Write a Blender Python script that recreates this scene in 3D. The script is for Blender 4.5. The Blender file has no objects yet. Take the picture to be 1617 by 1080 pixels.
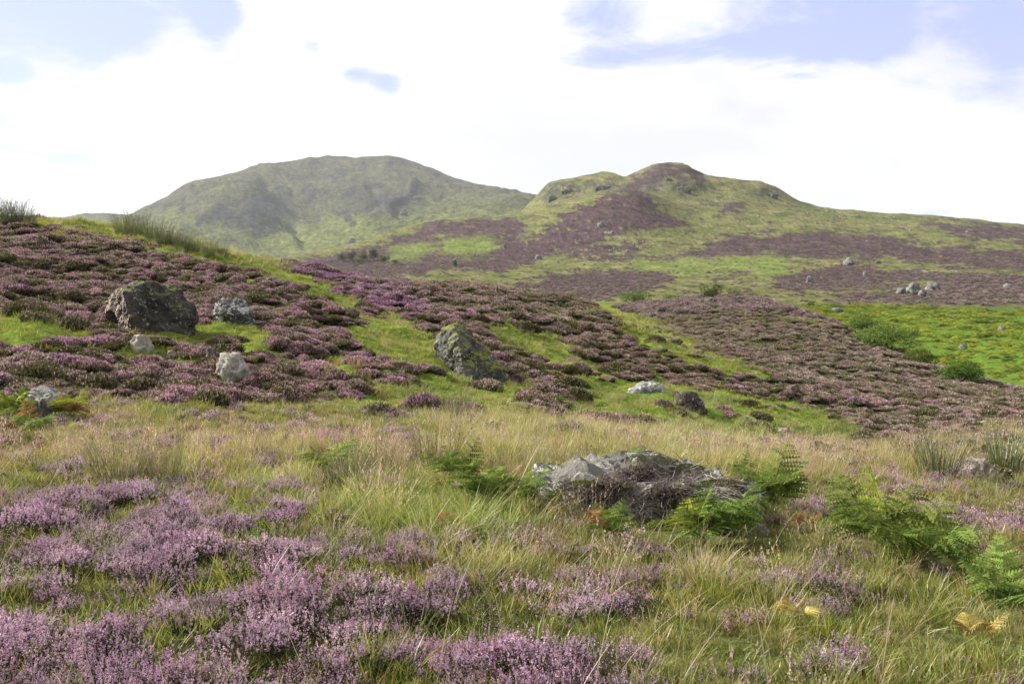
import bpy, bmesh, math, random
import numpy as np
from mathutils import Vector, Matrix, noise as mnoise
random.seed(7); RNG = np.random.default_rng(7); mnoise.seed_set(3)
R = math.radians
scene = bpy.context.scene
COL = scene.collection

# ------------------------------------------------------------------ camera
F, CX, CY, PITCH, ZC = 1560.0, 808.5, 540.0, math.atan(100 / 1560.0), 1.6
cd = bpy.data.cameras.new('camera'); cam = bpy.data.objects.new('camera', cd); COL.objects.link(cam)
cd.sensor_width = 36; cd.lens = 36 * F / 1617; cd.clip_start = .1; cd.clip_end = 20000
cam.location = (0, 0, ZC); cam.rotation_euler = (math.pi / 2 - PITCH, 0, 0)
scene.camera = cam

# ------------------------------------------------------------------ light
SUN_AZ, SUN_EL = -70, 34            # degrees from the view direction (left is negative), elevation
sdir = Vector((math.sin(R(SUN_AZ)) * math.cos(R(SUN_EL)), math.cos(R(SUN_AZ)) * math.cos(R(SUN_EL)), math.sin(R(SUN_EL))))
sl = bpy.data.lights.new('sun', 'SUN'); sl.energy = 5.0; sl.angle = R(0.6); sl.color = (1, .95, .87)
so = bpy.data.objects.new('sun', sl); COL.objects.link(so); so.rotation_euler = (-sdir).to_track_quat('-Z', 'Y').to_euler()
scene.view_settings.view_transform = 'Standard'; scene.view_settings.look = 'None'
scene.view_settings.exposure = 1.15; scene.view_settings.gamma = 1; scene.view_settings.use_curve_mapping = False
scene.cycles.max_bounces = 5; scene.cycles.diffuse_bounces = 3; scene.cycles.transmission_bounces = 3
scene.cycles.glossy_bounces = 1; scene.cycles.volume_bounces = 0; scene.cycles.caustics_reflective = False

def pix_dir(u, v):
    x = (u - CX) / F; y = (CY - v) / F
    return x, math.cos(PITCH) + y * math.sin(PITCH), -math.sin(PITCH) + y * math.cos(PITCH)
def pix_az(u, v):
    x, y, z = pix_dir(u, v); return math.atan2(x, y), z / math.hypot(x, y)
def at(u, v, D):
    a, t = pix_az(u, v); return Vector((D * math.sin(a), D * math.cos(a), ZC + D * t))

def N(nt, t, **kw):
    n = nt.nodes.new(t)
    for k, w in kw.items():
        if k == 'inp':
            for a, b in w.items(): n.inputs[a].default_value = b
        else: setattr(n, k, w)
    return n

world = bpy.data.worlds.new('World'); scene.world = world; world.use_nodes = True
wt = world.node_tree; wt.nodes.clear(); L = wt.links.new
sky = N(wt, 'ShaderNodeTexSky', sky_type='NISHITA', sun_disc=False, sun_elevation=R(SUN_EL), sun_rotation=R(SUN_AZ), altitude=300)
tc = N(wt, 'ShaderNodeTexCoord')
def wdir(u, v):
    d = Vector(pix_dir(u, v)); d.normalize(); return d
# clouds: banks of white with a few blue gaps; noise runs on directions squashed towards the horizon
n1 = N(wt, 'ShaderNodeTexNoise', inp={'Scale': 3.2, 'Detail': 8, 'Roughness': .6, 'Distortion': .3}); sqz = N(wt, 'ShaderNodeVectorMath', operation='MULTIPLY', inp={1: (1, 1, 2.3)}); L(tc.outputs['Generated'], sqz.inputs[0]); L(sqz.outputs[0], n1.inputs['Vector'])
n2 = N(wt, 'ShaderNodeTexNoise', inp={'Scale': 6.0, 'Detail': 9, 'Roughness': .66, 'Distortion': .5}); L(sqz.outputs[0], n2.inputs['Vector'])
n3 = N(wt, 'ShaderNodeTexNoise', inp={'Scale': 2.6, 'Detail': 6, 'Roughness': .55, 'Distortion': .5}); L(sqz.outputs[0], n3.inputs['Vector'])
gap = None
# where the gaps in the cloud stand: (u, v, angular width x, angular height, depth)
for (u, v, wx, wy, dep) in [(1270, 25, .16, .050, .50), (1290, 72, .10, .016, .62), (1385, 40, .03, .035, .55), (70, 20, .12, .045, .55), (165, 45, .05, .03, .5), (585, 124, .035, .014, .62), (615, 140, .022, .016, .6), (560, 112, .02, .012, .45), (150, 262, .055, .010, .62), (95, 245, .03, .007, .5),
                            (15, 238, .022, .009, .55), (15, 115, .02, .012, .55), (930, 60, .05, .05, .5), (1010, 90, .06, .014, .5), (1490, 338, .10, .010, .7), (495, 68, .030, .026, .62), (345, 45, .026, .05, .62), (310, 15, .06, .03, .5), (1600, 60, .03, .10, .3),
                            (-500, -300, .4, .25, .5), (1500, -500, .5, .3, .5), (-300, 120, .2, .06, .6), (1950, 60, .2, .06, .6)]:
    c = wdir(u, v)
    vs = N(wt, 'ShaderNodeVectorMath', operation='SUBTRACT', inp={1: c}); L(tc.outputs['Generated'], vs.inputs[0])
    sc_ = N(wt, 'ShaderNodeVectorMath', operation='MULTIPLY', inp={1: (1 / wx, 1 / wx, 1 / wy)}); L(vs.outputs[0], sc_.inputs[0])
    ln = N(wt, 'ShaderNodeVectorMath', operation='LENGTH'); L(sc_.outputs[0], ln.inputs[0])
    mr = N(wt, 'ShaderNodeMapRange', interpolation_type='SMOOTHSTEP', inp={1: 0.0, 2: 1.5, 3: dep * 1.75, 4: 0.0}); L(ln.outputs[1], mr.inputs[0])
    if gap is None: gap = mr.outputs[0]
    else:
        ad = N(wt, 'ShaderNodeMath', operation='ADD'); L(gap, ad.inputs[0]); L(mr.outputs[0], ad.inputs[1]); gap = ad.outputs[0]
nn = N(wt, 'ShaderNodeMath', operation='MULTIPLY', inp={1: 3.6}); L(n2.outputs[0], nn.inputs[0])
cc = N(wt, 'ShaderNodeMath', operation='SUBTRACT'); L(nn.outputs[0], cc.inputs[0]); L(gap, cc.inputs[1])
cc2 = N(wt, 'ShaderNodeMath', operation='MULTIPLY_ADD', inp={1: .5}); L(n1.outputs[0], cc2.inputs[0]); L(cc.outputs[0], cc2.inputs[2])
cov = N(wt, 'ShaderNodeMapRange', interpolation_type='SMOOTHSTEP', inp={1: .55, 2: 1.50, 3: 0.0, 4: 1.0}); L(cc2.outputs[0], cov.inputs[0])
cr = N(wt, 'ShaderNodeValToRGB'); L(n3.outputs[0], cr.inputs[0])
cr.color_ramp.elements[0].position = .40; cr.color_ramp.elements[0].color = (.80, .81, .90, 1)
cr.color_ramp.elements[1].position = .60; cr.color_ramp.elements[1].color = (1, 1, 1, 1)
cs = N(wt, 'ShaderNodeVectorMath', operation='SCALE', inp={'Scale': 5.1}); L(cr.outputs[0], cs.inputs[0])
sb = N(wt, 'ShaderNodeMix', data_type='RGBA', inp={0: .75}); L(sky.outputs[0], sb.inputs[6]); sb.inputs[7].default_value = (2.75, 2.85, 4.45, 1)
mx = N(wt, 'ShaderNodeMix', data_type='RGBA'); L(cov.outputs[0], mx.inputs[0]); L(sb.outputs[2], mx.inputs[6]); L(cs.outputs[0], mx.inputs[7])
bg = N(wt, 'ShaderNodeBackground', inp={'Strength': .1}); L(mx.outputs[2], bg.inputs[0])
wo = N(wt, 'ShaderNodeOutputWorld'); L(bg.outputs[0], wo.inputs[0])

# ------------------------------------------------------------------ numeric helpers
def _hash(ix, iy, s):
    h = (ix.astype(np.int64) * 374761393 + iy.astype(np.int64) * 668265263 + s * 1442695041) & 0x7fffffff
    h = ((h ^ (h >> 13)) * 1274126177) & 0x7fffffff
    h = ((h ^ (h >> 16)) * 1103515245) & 0x7fffffff
    return (h ^ (h >> 15))
def perlin(x, y, s=0):
    x = np.asarray(x, float); y = np.asarray(y, float)
    ix = np.floor(x); iy = np.floor(y); fx = x - ix; fy = y - iy
    u = fx * fx * fx * (fx * (fx * 6 - 15) + 10); w = fy * fy * fy * (fy * (fy * 6 - 15) + 10)
    def g(a, b, px, py):
        t = (_hash(ix + a, iy + b, s) % 4096) * (2 * math.pi / 4096); return np.cos(t) * px + np.sin(t) * py
    a = g(0, 0, fx, fy); b = g(1, 0, fx - 1, fy); c = g(0, 1, fx, fy - 1); d = g(1, 1, fx - 1, fy - 1)
    return (a + u * (b - a) + w * ((c + u * (d - c)) - (a + u * (b - a)))) * 1.45
def fbm(x, y, o=4, s=0, rough=.5):
    r = 0; a = 1; t = 0
    for k in range(o):
        r = r + a * perlin(x * 2 ** k + 17.3 * k, y * 2 ** k - 9.1 * k, s + k); t += a; a *= rough
    return r / t
def ridge(x, y, o=4, s=0):
    r = 0; a = 1; t = 0
    for k in range(o):
        r = r + a * (1 - 2 * np.abs(perlin(x * 2 ** k + 5.3 * k, y * 2 ** k + 3.7 * k, s + k))); t += a; a *= .5
    return r / t
def sst(x, a, b):
    t = np.clip((x - a) / (b - a), 0, 1); return t * t * (3 - 2 * t)

# ------------------------------------------------------------------ the land: one height field over azimuth and distance
Z = lambda z: ('z', z)
LINES = [
 [(-400, .01, Z(-1.6)), (2000, .01, Z(-1.6))],
 [(-400, 3.2, Z(-1.52)), (400, 3.2, Z(-1.55)), (1000, 3.2, Z(-1.6)), (2000, 3.2, Z(-1.7))],
 [(-400, 7.3, Z(-1.6)), (400, 7.3, Z(-1.6)), (900, 7.3, Z(-1.62)), (1300, 7.3, Z(-1.75)), (2000, 7.3, Z(-1.9))],
 [(-400, 15, 645), (0, 15, 638), (300, 15.5, 622), (500, 16, 630), (700, 16, 640), (850, 17, 655), (1000, 19, 668), (1150, 22, 676), (1300, 25, 683), (1450, 27, 675), (1617, 28, 665), (2000, 29, 660)],
 [(-400, 20, 520), (0, 20, 530), (200, 20.5, 528), (400, 20, 545), (500, 19.5, 575), (600, 19, 590), (700, 20, 595), (800, 22, 602), (900, 24, 612), (1000, 26, 617), (1100, 27.5, 620), (1200, 29, 628), (1350, 29.5, 650), (1500, 30.5, 655), (1617, 30.5, 655), (2000, 31.5, 650)],
 [(-400, 32, 410), (0, 32, 425), (200, 31, 430), (350, 30, 450), (450, 28, 470), (550, 28, 497), (650, 30, 505), (750, 31, 512), (850, 32, 522), (950, 32, 547), (1050, 31.5, 573), (1120, 31, 590), (1200, 31.3, 610), (1350, 32.5, 630), (1500, 33, 642), (1617, 32.5, 648), (2000, 34, 646)],
 [(-400, 46, 335), (0, 44, 352), (100, 44, 355), (200, 43, 362), (300, 41, 388), (400, 40, 410), (500, 42, 432), (600, 45, 446), (700, 46, 449), (780, 45, 453), (870, 42, 466), (950, 38, 491), (1050, 34.5, 542), (1110, 33, 575), (1200, 33.5, 595), (1350, 36, 612), (1500, 35.5, 633), (1617, 35, 642), (2000, 36, 642)],
 [(-400, 62, Z(1.5)), (0, 60, Z(1.5)), (400, 58, Z(-.9)), (700, 60, Z(-2.2)), (870, 62, Z(-2.6)), (930, 62, Z(-2.2)), (960, 58, 494), (1000, 52, 510), (1050, 44, 537), (1100, 38.5, 563), (1200, 35.8, 588), (1350, 38, 603), (1500, 38, 622), (1617, 37.5, 636), (2000, 39, 641)],
 [(-400, 85, Z(0)), (0, 85, Z(0)), (400, 85, Z(-2.5)), (700, 85, Z(-4)), (900, 84, Z(-3.0)), (960, 80, 484), (1000, 76, 487), (1050, 75, 477), (1130, 72, 470), (1200, 68, 476), (1290, 60, 502), (1400, 51, 552), (1500, 45, 590), (1617, 41, 625), (1800, 41, 638), (2000, 43, 640)],
 [(-400, 110, Z(-3)), (400, 110, Z(-6)), (700, 110, Z(-7)), (1000, 105, Z(-4.7)), (1200, 100, Z(-5.8)), (1300, 85, Z(-7.6)), (1400, 80, Z(-9)), (1500, 72, Z(-8.6)), (1617, 68, Z(-8.3)), (2000, 68, Z(-8.3))],
 [(-400, 150, Z(-4)), (400, 150, Z(-7)), (700, 150, Z(-6)), (900, 148, Z(-4.9)), (1000, 140, 484), (1130, 138, 482), (1300, 122, 515), (1400, 117, 528), (1500, 112, 536), (1617, 108, 540), (2000, 108, 545)],
 [(-400, 200, Z(-3)), (400, 200, Z(-5)), (700, 210, Z(-2.9)), (900, 200, Z(-4)), (1000, 180, 474), (1130, 180, 471), (1250, 175, 478), (1400, 172, 480), (1617, 165, 485), (2000, 165, 485)],
 [(-400, 300, Z(-4)), (300, 300, Z(-6)), (400, 300, Z(-4)), (500, 330, Z(-2)), (600, 330, 440), (700, 320, 438), (900, 300, 450), (1100, 300, 448), (1300, 300, 450), (1617, 290, 452), (2000, 290, 455)],
 [(-400, 500, Z(0)), (300, 500, Z(0)), (450, 520, 427), (600, 500, 416), (700, 480, 414), (820, 480, 412), (900, 470, 408), (1000, 470, 404), (1200, 470, 404), (1400, 470, 412), (1617, 450, 418), (2000, 450, 425)],
 [(-400, 650, Z(10)), (300, 650, Z(10)), (430, 650, 418), (500, 640, 404), (600, 640, 380), (700, 640, 364), (780, 640, 358), (820, 640, 356), (900, 640, 328), (960, 650, 308), (985, 650, 302), (1012, 650, 308), (1050, 640, 334), (1100, 630, 352), (1200, 620, 362), (1400, 620, 374), (1617, 600, 390), (2000, 600, 400)],
 [(-400, 780, Z(12)), (430, 780, 415), (500, 780, 402), (600, 780, 374), (650, 780, 359), (700, 790, 352), (780, 800, 347), (830, 800, 345), (870, 800, 322), (930, 780, 312), (985, 760, 303), (1050, 750, 306), (1100, 750, 322), (1200, 740, 336), (1400, 760, 357), (1617, 760, 376), (2000, 750, 390)],
 [(-400, 1000, Z(10)), (430, 950, Z(13)), (600, 950, Z(34)), (700, 950, Z(44)), (780, 980, Z(56)), (822, 1000, 342), (838, 1000, 324), (852, 1000, 308), (868, 1000, 291), (880, 1000, 288), (910, 1000, 283), (950, 1000, 276), (968, 990, 278), (986, 960, 287), (1000, 940, 279), (1016, 920, 270), (1036, 900, 262), (1055, 900, 259), (1076, 900, 260), (1092, 900, 266), (1112, 900, 277), (1132, 905, 284), (1155, 910, 287), (1200, 930, 293), (1230, 950, 304), (1260, 960, 322), (1290, 970, 331), (1420, 980, 341), (1520, 980, 350), (1617, 980, 362), (1800, 980, 375), (2000, 980, 380)],
 [(-400, 1150, Z(5)), (430, 1150, Z(5)), (700, 1150, Z(30)), (830, 1180, Z(45)), (950, 1200, Z(75)), (1065, 1150, Z(80)), (1250, 1150, Z(50)), (2000, 1150, Z(20))],
 [(-400, 1400, Z(20)), (200, 1400, Z(20)), (300, 1400, Z(26)), (450, 1400, 411), (600, 1400, 386), (700, 1400, 374), (780, 1400, 358), (840, 1400, 340), (1000, 1400, Z(60)), (2000, 1400, Z(30))],
 [(-400, 1900, Z(60)), (150, 1900, Z(85)), (230, 1900, 372), (280, 1900, 345), (330, 1880, 324), (400, 1900, 322), (440, 1950, 338), (470, 2000, 350), (520, 1980, 337), (600, 1900, 332), (660, 1850, 334), (700, 1850, 332), (780, 1900, 322), (840, 1900, 320), (900, 1900, 335), (1000, 1900, Z(80)), (2000, 1900, Z(40))],
 [(-400, 2250, Z(90)), (150, 2250, Z(105)), (230, 2250, 350), (280, 2200, 316), (330, 2200, 303), (400, 2200, 296), (460, 2300, 302), (520, 2300, 290), (600, 2250, 288), (660, 2200, 298), (720, 2150, 308), (780, 2200, 311), (840, 2200, 318), (900, 2200, 333), (1000, 2200, Z(95)), (2000, 2200, Z(60))],
 [(-400, 2600, 350), (100, 2600, 347), (130, 2600, 341), (160, 2600, 342), (200, 2600, 346), (230, 2600, 333), (265, 2550, 313), (300, 2500, 291), (340, 2500, 287), (375, 2520, 277), (410, 2540, 265), (450, 2560, 258), (520, 2600, 251), (570, 2600, 254), (615, 2600, 252), (640, 2580, 257), (700, 2550, 277), (745, 2500, 296), (790, 2450, 304), (840, 2400, 315), (880, 2400, 330), (950, 2400, 345), (1100, 2400, 360), (2000, 2400, 380)],
 [(-400, 3200, Z(80)), (500, 3200, Z(190)), (1000, 3200, Z(70)), (2000, 3200, Z(40))],
 [(-400, 5200, Z(10)), (2000, 5200, Z(10))],
]
fine = np.arange(R(-38), R(38), R(.105)); coarse = np.arange(R(38), R(322), R(4.0))
AZ = np.concatenate([fine, coarse]); NC = len(AZ)
Dn = np.concatenate([np.geomspace(.5, 12, 110, endpoint=False), np.geomspace(12, 60, 190, endpoint=False), np.geomspace(60, 190, 80, endpoint=False)])
Dm = np.geomspace(190, 1250, 230, endpoint=False); Df = np.geomspace(1250, 5200, 170)
DD = np.concatenate([Dn, Dm, Df]); NR = len(DD)
K = len(LINES); KD = np.zeros((K, NC)); KZ = np.zeros((K, NC))
for k, ln_ in enumerate(LINES):
    a_, d_, z_ = [], [], []
    for (u, D, v) in ln_:
        if isinstance(v, tuple): a, t = pix_az(u, 440); z = v[1]
        else: a, t = pix_az(u, v); z = D * t
        a_.append(a); d_.append(D); z_.append(z + ZC)
    KD[k] = np.interp(AZ, a_ + [a_[0] + 2 * math.pi], d_ + [d_[0]]); KZ[k] = np.interp(AZ, a_ + [a_[0] + 2 * math.pi], z_ + [z_[0]])
def smooth_cols(A, w):
    A = A.copy(); n = len(fine); ker = np.exp(-.5 * (np.arange(-3 * w, 3 * w + 1) / w) ** 2); ker /= ker.sum()
    p = np.concatenate([np.full(3 * w, A[0]), A[:n], np.full(3 * w, A[n])]); A[:n] = np.convolve(p, ker, 'valid'); return A
for k in range(K):
    w = 1 if k == 16 else 2 if k == 21 else (9 if k > 2 else 12)
    KD[k] = smooth_cols(KD[k], w); KZ[k] = smooth_cols(KZ[k], w)
# monotone cubic (Fritsch-Carlson) along each column
h = KD[1:] - KD[:-1]; dl = (KZ[1:] - KZ[:-1]) / h
m = np.zeros((K, NC)); m[1:-1] = np.where(dl[1:] * dl[:-1] > 0, 2 * dl[1:] * dl[:-1] / (dl[1:] + dl[:-1] + 1e-12 * np.sign(dl[1:])), 0)
ZG = np.zeros((NR, NC))
for k in range(K - 1):
    t = (DD[:, None] - KD[k][None]) / h[k][None]; msk = (t >= 0) & (t < 1 if k < K - 2 else t <= 1.0001); t = np.clip(t, 0, 1)
    v_ = (2 * t**3 - 3 * t**2 + 1) * KZ[k] + (t**3 - 2 * t**2 + t) * h[k] * m[k] + (-2 * t**3 + 3 * t**2) * KZ[k + 1] + (t**3 - t**2) * h[k] * m[k + 1]
    ZG = np.where(msk, v_, ZG)
XG = DD[:, None] * np.sin(AZ)[None]; YG = DD[:, None] * np.cos(AZ)[None]

def project(x, y, z):
    cz = np.cos(PITCH); sz = np.sin(PITCH); fwd = y * cz - (z - ZC) * sz; up = y * sz + (z - ZC) * cz
    fwd = np.where(fwd > .05, fwd, .05); return CX + F * x / fwd, CY - F * up / fwd

# image-space map of ground covers (a plan of where heather, grass and bracken grow)
MW, MH, MS = 1100, 600, .5                 # covers u -290..1910 , v 0..1200 at half scale
def poly(pts, blur=3):
    gy, gx = np.mgrid[0:MH, 0:MW]; gx = gx / MS - 290; gy = gy / MS; ins = np.zeros((MH, MW), bool)
    n = len(pts)
    for i in range(n):
        x1, y1 = pts[i]; x2, y2 = pts[(i + 1) % n]
        if y1 == y2: continue
        c = ((y1 > gy) != (y2 > gy)) & (gx < (x2 - x1) * (gy - y1) / (y2 - y1) + x1); ins ^= c
    A = ins.astype(float)
    return blurm(A, blur)
def blurm(A, b):
    if b <= 0: return A
    ker = np.exp(-.5 * (np.arange(-2 * b, 2 * b + 1) / b) ** 2); ker /= ker.sum()
    P = np.pad(A, ((2 * b, 2 * b), (0, 0)), 'edge'); A = sum(ker[i] * P[i:i + MH] for i in range(4 * b + 1))
    P = np.pad(A, ((0, 0), (2 * b, 2 * b)), 'edge'); return sum(ker[i] * P[:, i:i + MW] for i in range(4 * b + 1))
def union(ps, blur=3):
    A = np.zeros((MH, MW))
    for p in ps: A = np.maximum(A, poly(p, blur))
    return A
def samp(M, u, v):
    iu = np.clip(((u + 290) * MS), 0, MW - 1).astype(int); iv = np.clip(v * MS, 0, MH - 1).astype(int); return M[iv, iu]

GREEN = union([
 [(-290, 300), (100, 300), (230, 345), (330, 378), (440, 405), (470, 432), (400, 428), (320, 412), (250, 395), (170, 378), (80, 362), (30, 352), (-290, 345)],
 [(380, 405), (440, 425), (520, 455), (560, 470), (600, 495), (560, 495), (510, 478), (450, 455), (400, 432)],
 [(-290, 480), (0, 490), (60, 505), (150, 515), (170, 545), (240, 560), (300, 572), (240, 575), (150, 555), (60, 552), (-290, 550)],
 [(170, 545), (260, 520), (330, 505), (400, 500), (450, 520), (420, 545), (400, 570), (420, 588), (380, 560), (300, 550), (240, 568)],
 [(560, 480), (640, 500), (680, 540), (720, 590), (800, 600), (840, 612), (830, 640), (760, 650), (640, 655), (560, 640), (520, 622), (600, 610), (640, 590), (600, 570), (580, 560), (540, 530)],
 [(470, 560), (520, 560), (560, 580), (600, 590), (590, 612), (530, 600)],
 [(770, 500), (860, 535), (930, 565), (985, 598), (990, 625), (930, 620), (880, 590), (820, 555), (775, 525)],
 [(900, 640), (960, 595), (1060, 600), (1150, 612), (1240, 630), (1330, 660), (1350, 690), (1250, 705), (1100, 700), (950, 690), (860, 660)],
 [(925, 478), (960, 478), (1010, 498), (1070, 528), (1130, 560), (1215, 590), (1190, 603), (1110, 585), (1050, 560), (990, 525), (940, 492)],
], 2)
TOE = [(-290, 655), (0, 640), (150, 628), (300, 640), (450, 640), (520, 640), (640, 650), (860, 655), (900, 668), (1010, 690), (1060, 670), (1340, 668), (1370, 690), (1420, 690), (1560, 672), (1640, 660), (1910, 655)]
SLOPE = poly([(-290, 250), (1910, 250)] + TOE[::-1], 2)
FGH = union([[(-290, 768), (150, 772), (420, 795), (560, 850), (690, 905), (800, 950), (900, 990), (1000, 1040), (1060, 1200), (-290, 1200)]], 14)
FGS = union([[(830, 850), (960, 850), (960, 950), (850, 950)], [(980, 880), (1200, 890), (1230, 990), (1000, 1010)], [(1200, 900), (1380, 920), (1380, 980), (1210, 970)], [(860, 960), (1000, 1000), (980, 1200), (850, 1200)]], 12)
PINK = union([[(-290, 655), (0, 650), (150, 640), (300, 650), (520, 655), (640, 680), (720, 730), (650, 760), (480, 770), (300, 760), (120, 775), (-290, 775)], [(1190, 745), (1400, 750), (1617, 770), (1910, 780), (1910, 880), (1617, 900), (1450, 880), (1330, 850), (1250, 800)]], 8)
STRAW = union([[(640, 690), (760, 660), (900, 670), (1050, 695), (1250, 705), (1400, 695), (1617, 680), (1910, 670), (1910, 790), (1617, 780), (1400, 760), (1200, 752), (1000, 735), (800, 745), (700, 740)], [(60, 665), (500, 690), (700, 720), (680, 760), (450, 750), (100, 745)]], 6)
LUSH = union([[(420, 790), (560, 770), (800, 790), (850, 860), (760, 900), (640, 870), (520, 830)], [(1000, 610), (1150, 612), (1330, 665), (1340, 690), (1100, 700), (980, 690)], [(880, 620), (980, 590), (1010, 620), (1000, 660), (900, 660)], [(200, 745), (480, 750), (560, 790), (400, 790), (200, 770)], [(560, 560), (700, 600), (800, 620), (700, 650), (560, 640)]], 6)
BRACK = poly([(1255, 482), (1400, 482), (1617, 488), (1910, 490), (1910, 640), (1617, 630), (1440, 575), (1330, 520)], 3)
MOORH = union([
 [(430, 422), (480, 406), (560, 395), (600, 385), (650, 362), (700, 350), (780, 344), (832, 346), (815, 368), (760, 378), (850, 372), (905, 330), (955, 308), (985, 300), (1020, 304), (1048, 332), (1085, 350), (1040, 362), (990, 366), (900, 392), (850, 412), (790, 428), (700, 424), (600, 440), (430, 450)],
 [(965, 305), (1000, 283), (1040, 258), (1100, 262), (1112, 284), (1060, 278), (1010, 298)],
 [(810, 452), (870, 432), (980, 424), (1060, 430), (1075, 440), (1040, 452), (930, 476), (850, 470)],
 [(900, 402), (1040, 403), (1110, 395), (1130, 376), (1290, 364), (1380, 372), (1470, 385), (1617, 398), (1910, 400), (1910, 425), (1617, 425), (1500, 420), (1400, 408), (1290, 405), (1200, 400), (1120, 406), (1000, 412), (900, 412)],
 [(1225, 440), (1290, 420), (1380, 420), (1500, 432), (1400, 452), (1290, 458), (1210, 455)],
 [(1420, 430), (1617, 432), (1910, 435), (1910, 478), (1617, 484), (1480, 482), (1330, 476), (1300, 468), (1420, 462), (1480, 452)],
 [(1450, 348), (1617, 358), (1910, 365), (1910, 392), (1617, 384), (1520, 372)],
 [(1130, 428), (1180, 426), (1180, 440), (1130, 440)], [(1145, 315), (1180, 318), (1178, 335), (1150, 330)],
 [(850, 372), (1000, 388), (1030, 396), (1000, 402), (900, 398), (840, 412), (790, 425)],
], 2)
MOORG = union([[(690, 378), (790, 374), (775, 398), (700, 402)], [(1000, 412), (1240, 405), (1245, 432), (1010, 424)], [(600, 405), (680, 380), (690, 395), (620, 412)]], 3)

UG, VG = project(XG, YG, ZG)
# ---- relief noise, in world space
dist = DD[:, None]
slope_m = samp(SLOPE, UG, VG)
hum = fbm(XG / 1.6, YG / 1.6, 3, 11) + .35 * fbm(XG / .7, YG / .7, 2, 12) * (DD[:, None] < 40); hum2 = fbm(XG / 6, YG / 6, 3, 21)
ZG += np.where(dist < 190, hum * (.09 + .19 * slope_m * sst(dist, 12, 20)) * sst(dist, 1.5, 4) + hum2 * .12 * sst(dist, 3, 7) + hum2 * .18 * sst(dist, 14, 26) * (1 - .4 * sst(dist, 30, 60)), 0)
ZG += sst(dist, 170, 260) * (1 - sst(dist, 1300, 1500)) * (fbm(XG / 90, YG / 90, 5, 31) * 3.0 * sst(dist, 200, 700) + ridge(XG / 45, YG / 60, 4, 35) * 2.0 * sst(dist, 250, 700))
crag = sst(fbm(XG / 70, YG / 70, 3, 41), .05, .35) * sst(dist, 700, 800) * (1 - sst(dist, 1050, 1150)) * sst(UG, 840, 870) * (1 - sst(UG, 1230, 1280))
cmz = sum(np.exp(-((UG - a) / b) ** 2 - ((VG - c) / d) ** 2) for a, b, c, d in ((1080, 32, 294, 12), (957, 36, 293, 9), (890, 26, 298, 10))) * sst(dist, 700, 760) * (1 - sst(dist, 1000, 1100))
ZG += np.clip(cmz, 0, 1) * ridge(XG / 16, YG / 20, 4, 47) * 5
ZG += crag * (np.abs(fbm(XG / 22, YG / 22, 4, 43)) * 10 - 2)
mt = sst(dist, 1350, 1600)
ZG += mt * (ridge(XG / 260, YG / 420, 5, 51) * 14 * (1 - .8 * sst(dist, 2200, 2500)) + ridge(XG / 110, YG / 170, 5, 57) * 9 + fbm(XG / 70, YG / 100, 5, 55, .65) * 13.0 * (1 - .8 * sst(dist, 2250, 2500)))
def seg_d(u, v, pts):
    best = np.full(np.shape(u), 1e9)
    for (a, b), (c, d) in zip(pts[:-1], pts[1:]):
        t = np.clip(((u - a) * (c - a) + (v - b) * (d - b)) / ((c - a) ** 2 + (d - b) ** 2), 0, 1)
        best = np.minimum(best, np.hypot(u - a - t * (c - a), v - b - t * (d - b)))
    return best
for pts, wd, dp in [([(418, 300), (432, 318), (446, 338), (456, 355), (468, 375), (480, 392)], 9, 11), ([(585, 300), (600, 325), (585, 345)], 9, 7)]:
    ZG -= mt * dp * np.exp(-(seg_d(UG, VG, pts) / wd) ** 2)
for pts, wd, dp in [([(300, 318), (340, 309), (390, 308), (425, 314), (445, 334), (455, 352)], 9, 13), ([(655, 300), (640, 325), (615, 345)], 7, 12)]:
    ZG += mt * dp * np.exp(-(seg_d(UG, VG, pts) / wd) ** 2)
UG, VG = project(XG, YG, ZG)

lD = np.log(DD)
def colf(a):
    a = np.where(a > fine[-1] + 1e-6, a, a); return np.interp(a, AZ, np.arange(NC))
def height(x, y, G=None):
    G = ZG if G is None else G
    D = np.hypot(x, y); a = np.arctan2(x, y); c = np.clip(colf(a), 0, NC - 1.001); r = np.clip(np.interp(np.log(D), lD, np.arange(NR)), 0, NR - 1.001)
    ci = c.astype(int); ri = r.astype(int); fc = c - ci; fr = r - ri
    return (G[ri, ci] * (1 - fc) + G[ri, ci + 1] * fc) * (1 - fr) + (G[ri + 1, ci] * (1 - fc) + G[ri + 1, ci + 1] * fc) * fr
def hit(u, v, D0=2, D1=5000):
    a, t = pix_az(u, v); Ds = np.geomspace(D0, D1, 4000); z = height(Ds * math.sin(a), Ds * math.cos(a))
    k = np.nonzero(z >= ZC + Ds * t)[0]
    D = Ds[k[0]] if len(k) else D1
    return D
def ground(x, y): return float(height(np.array([x]), np.array([y]))[0])

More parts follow.
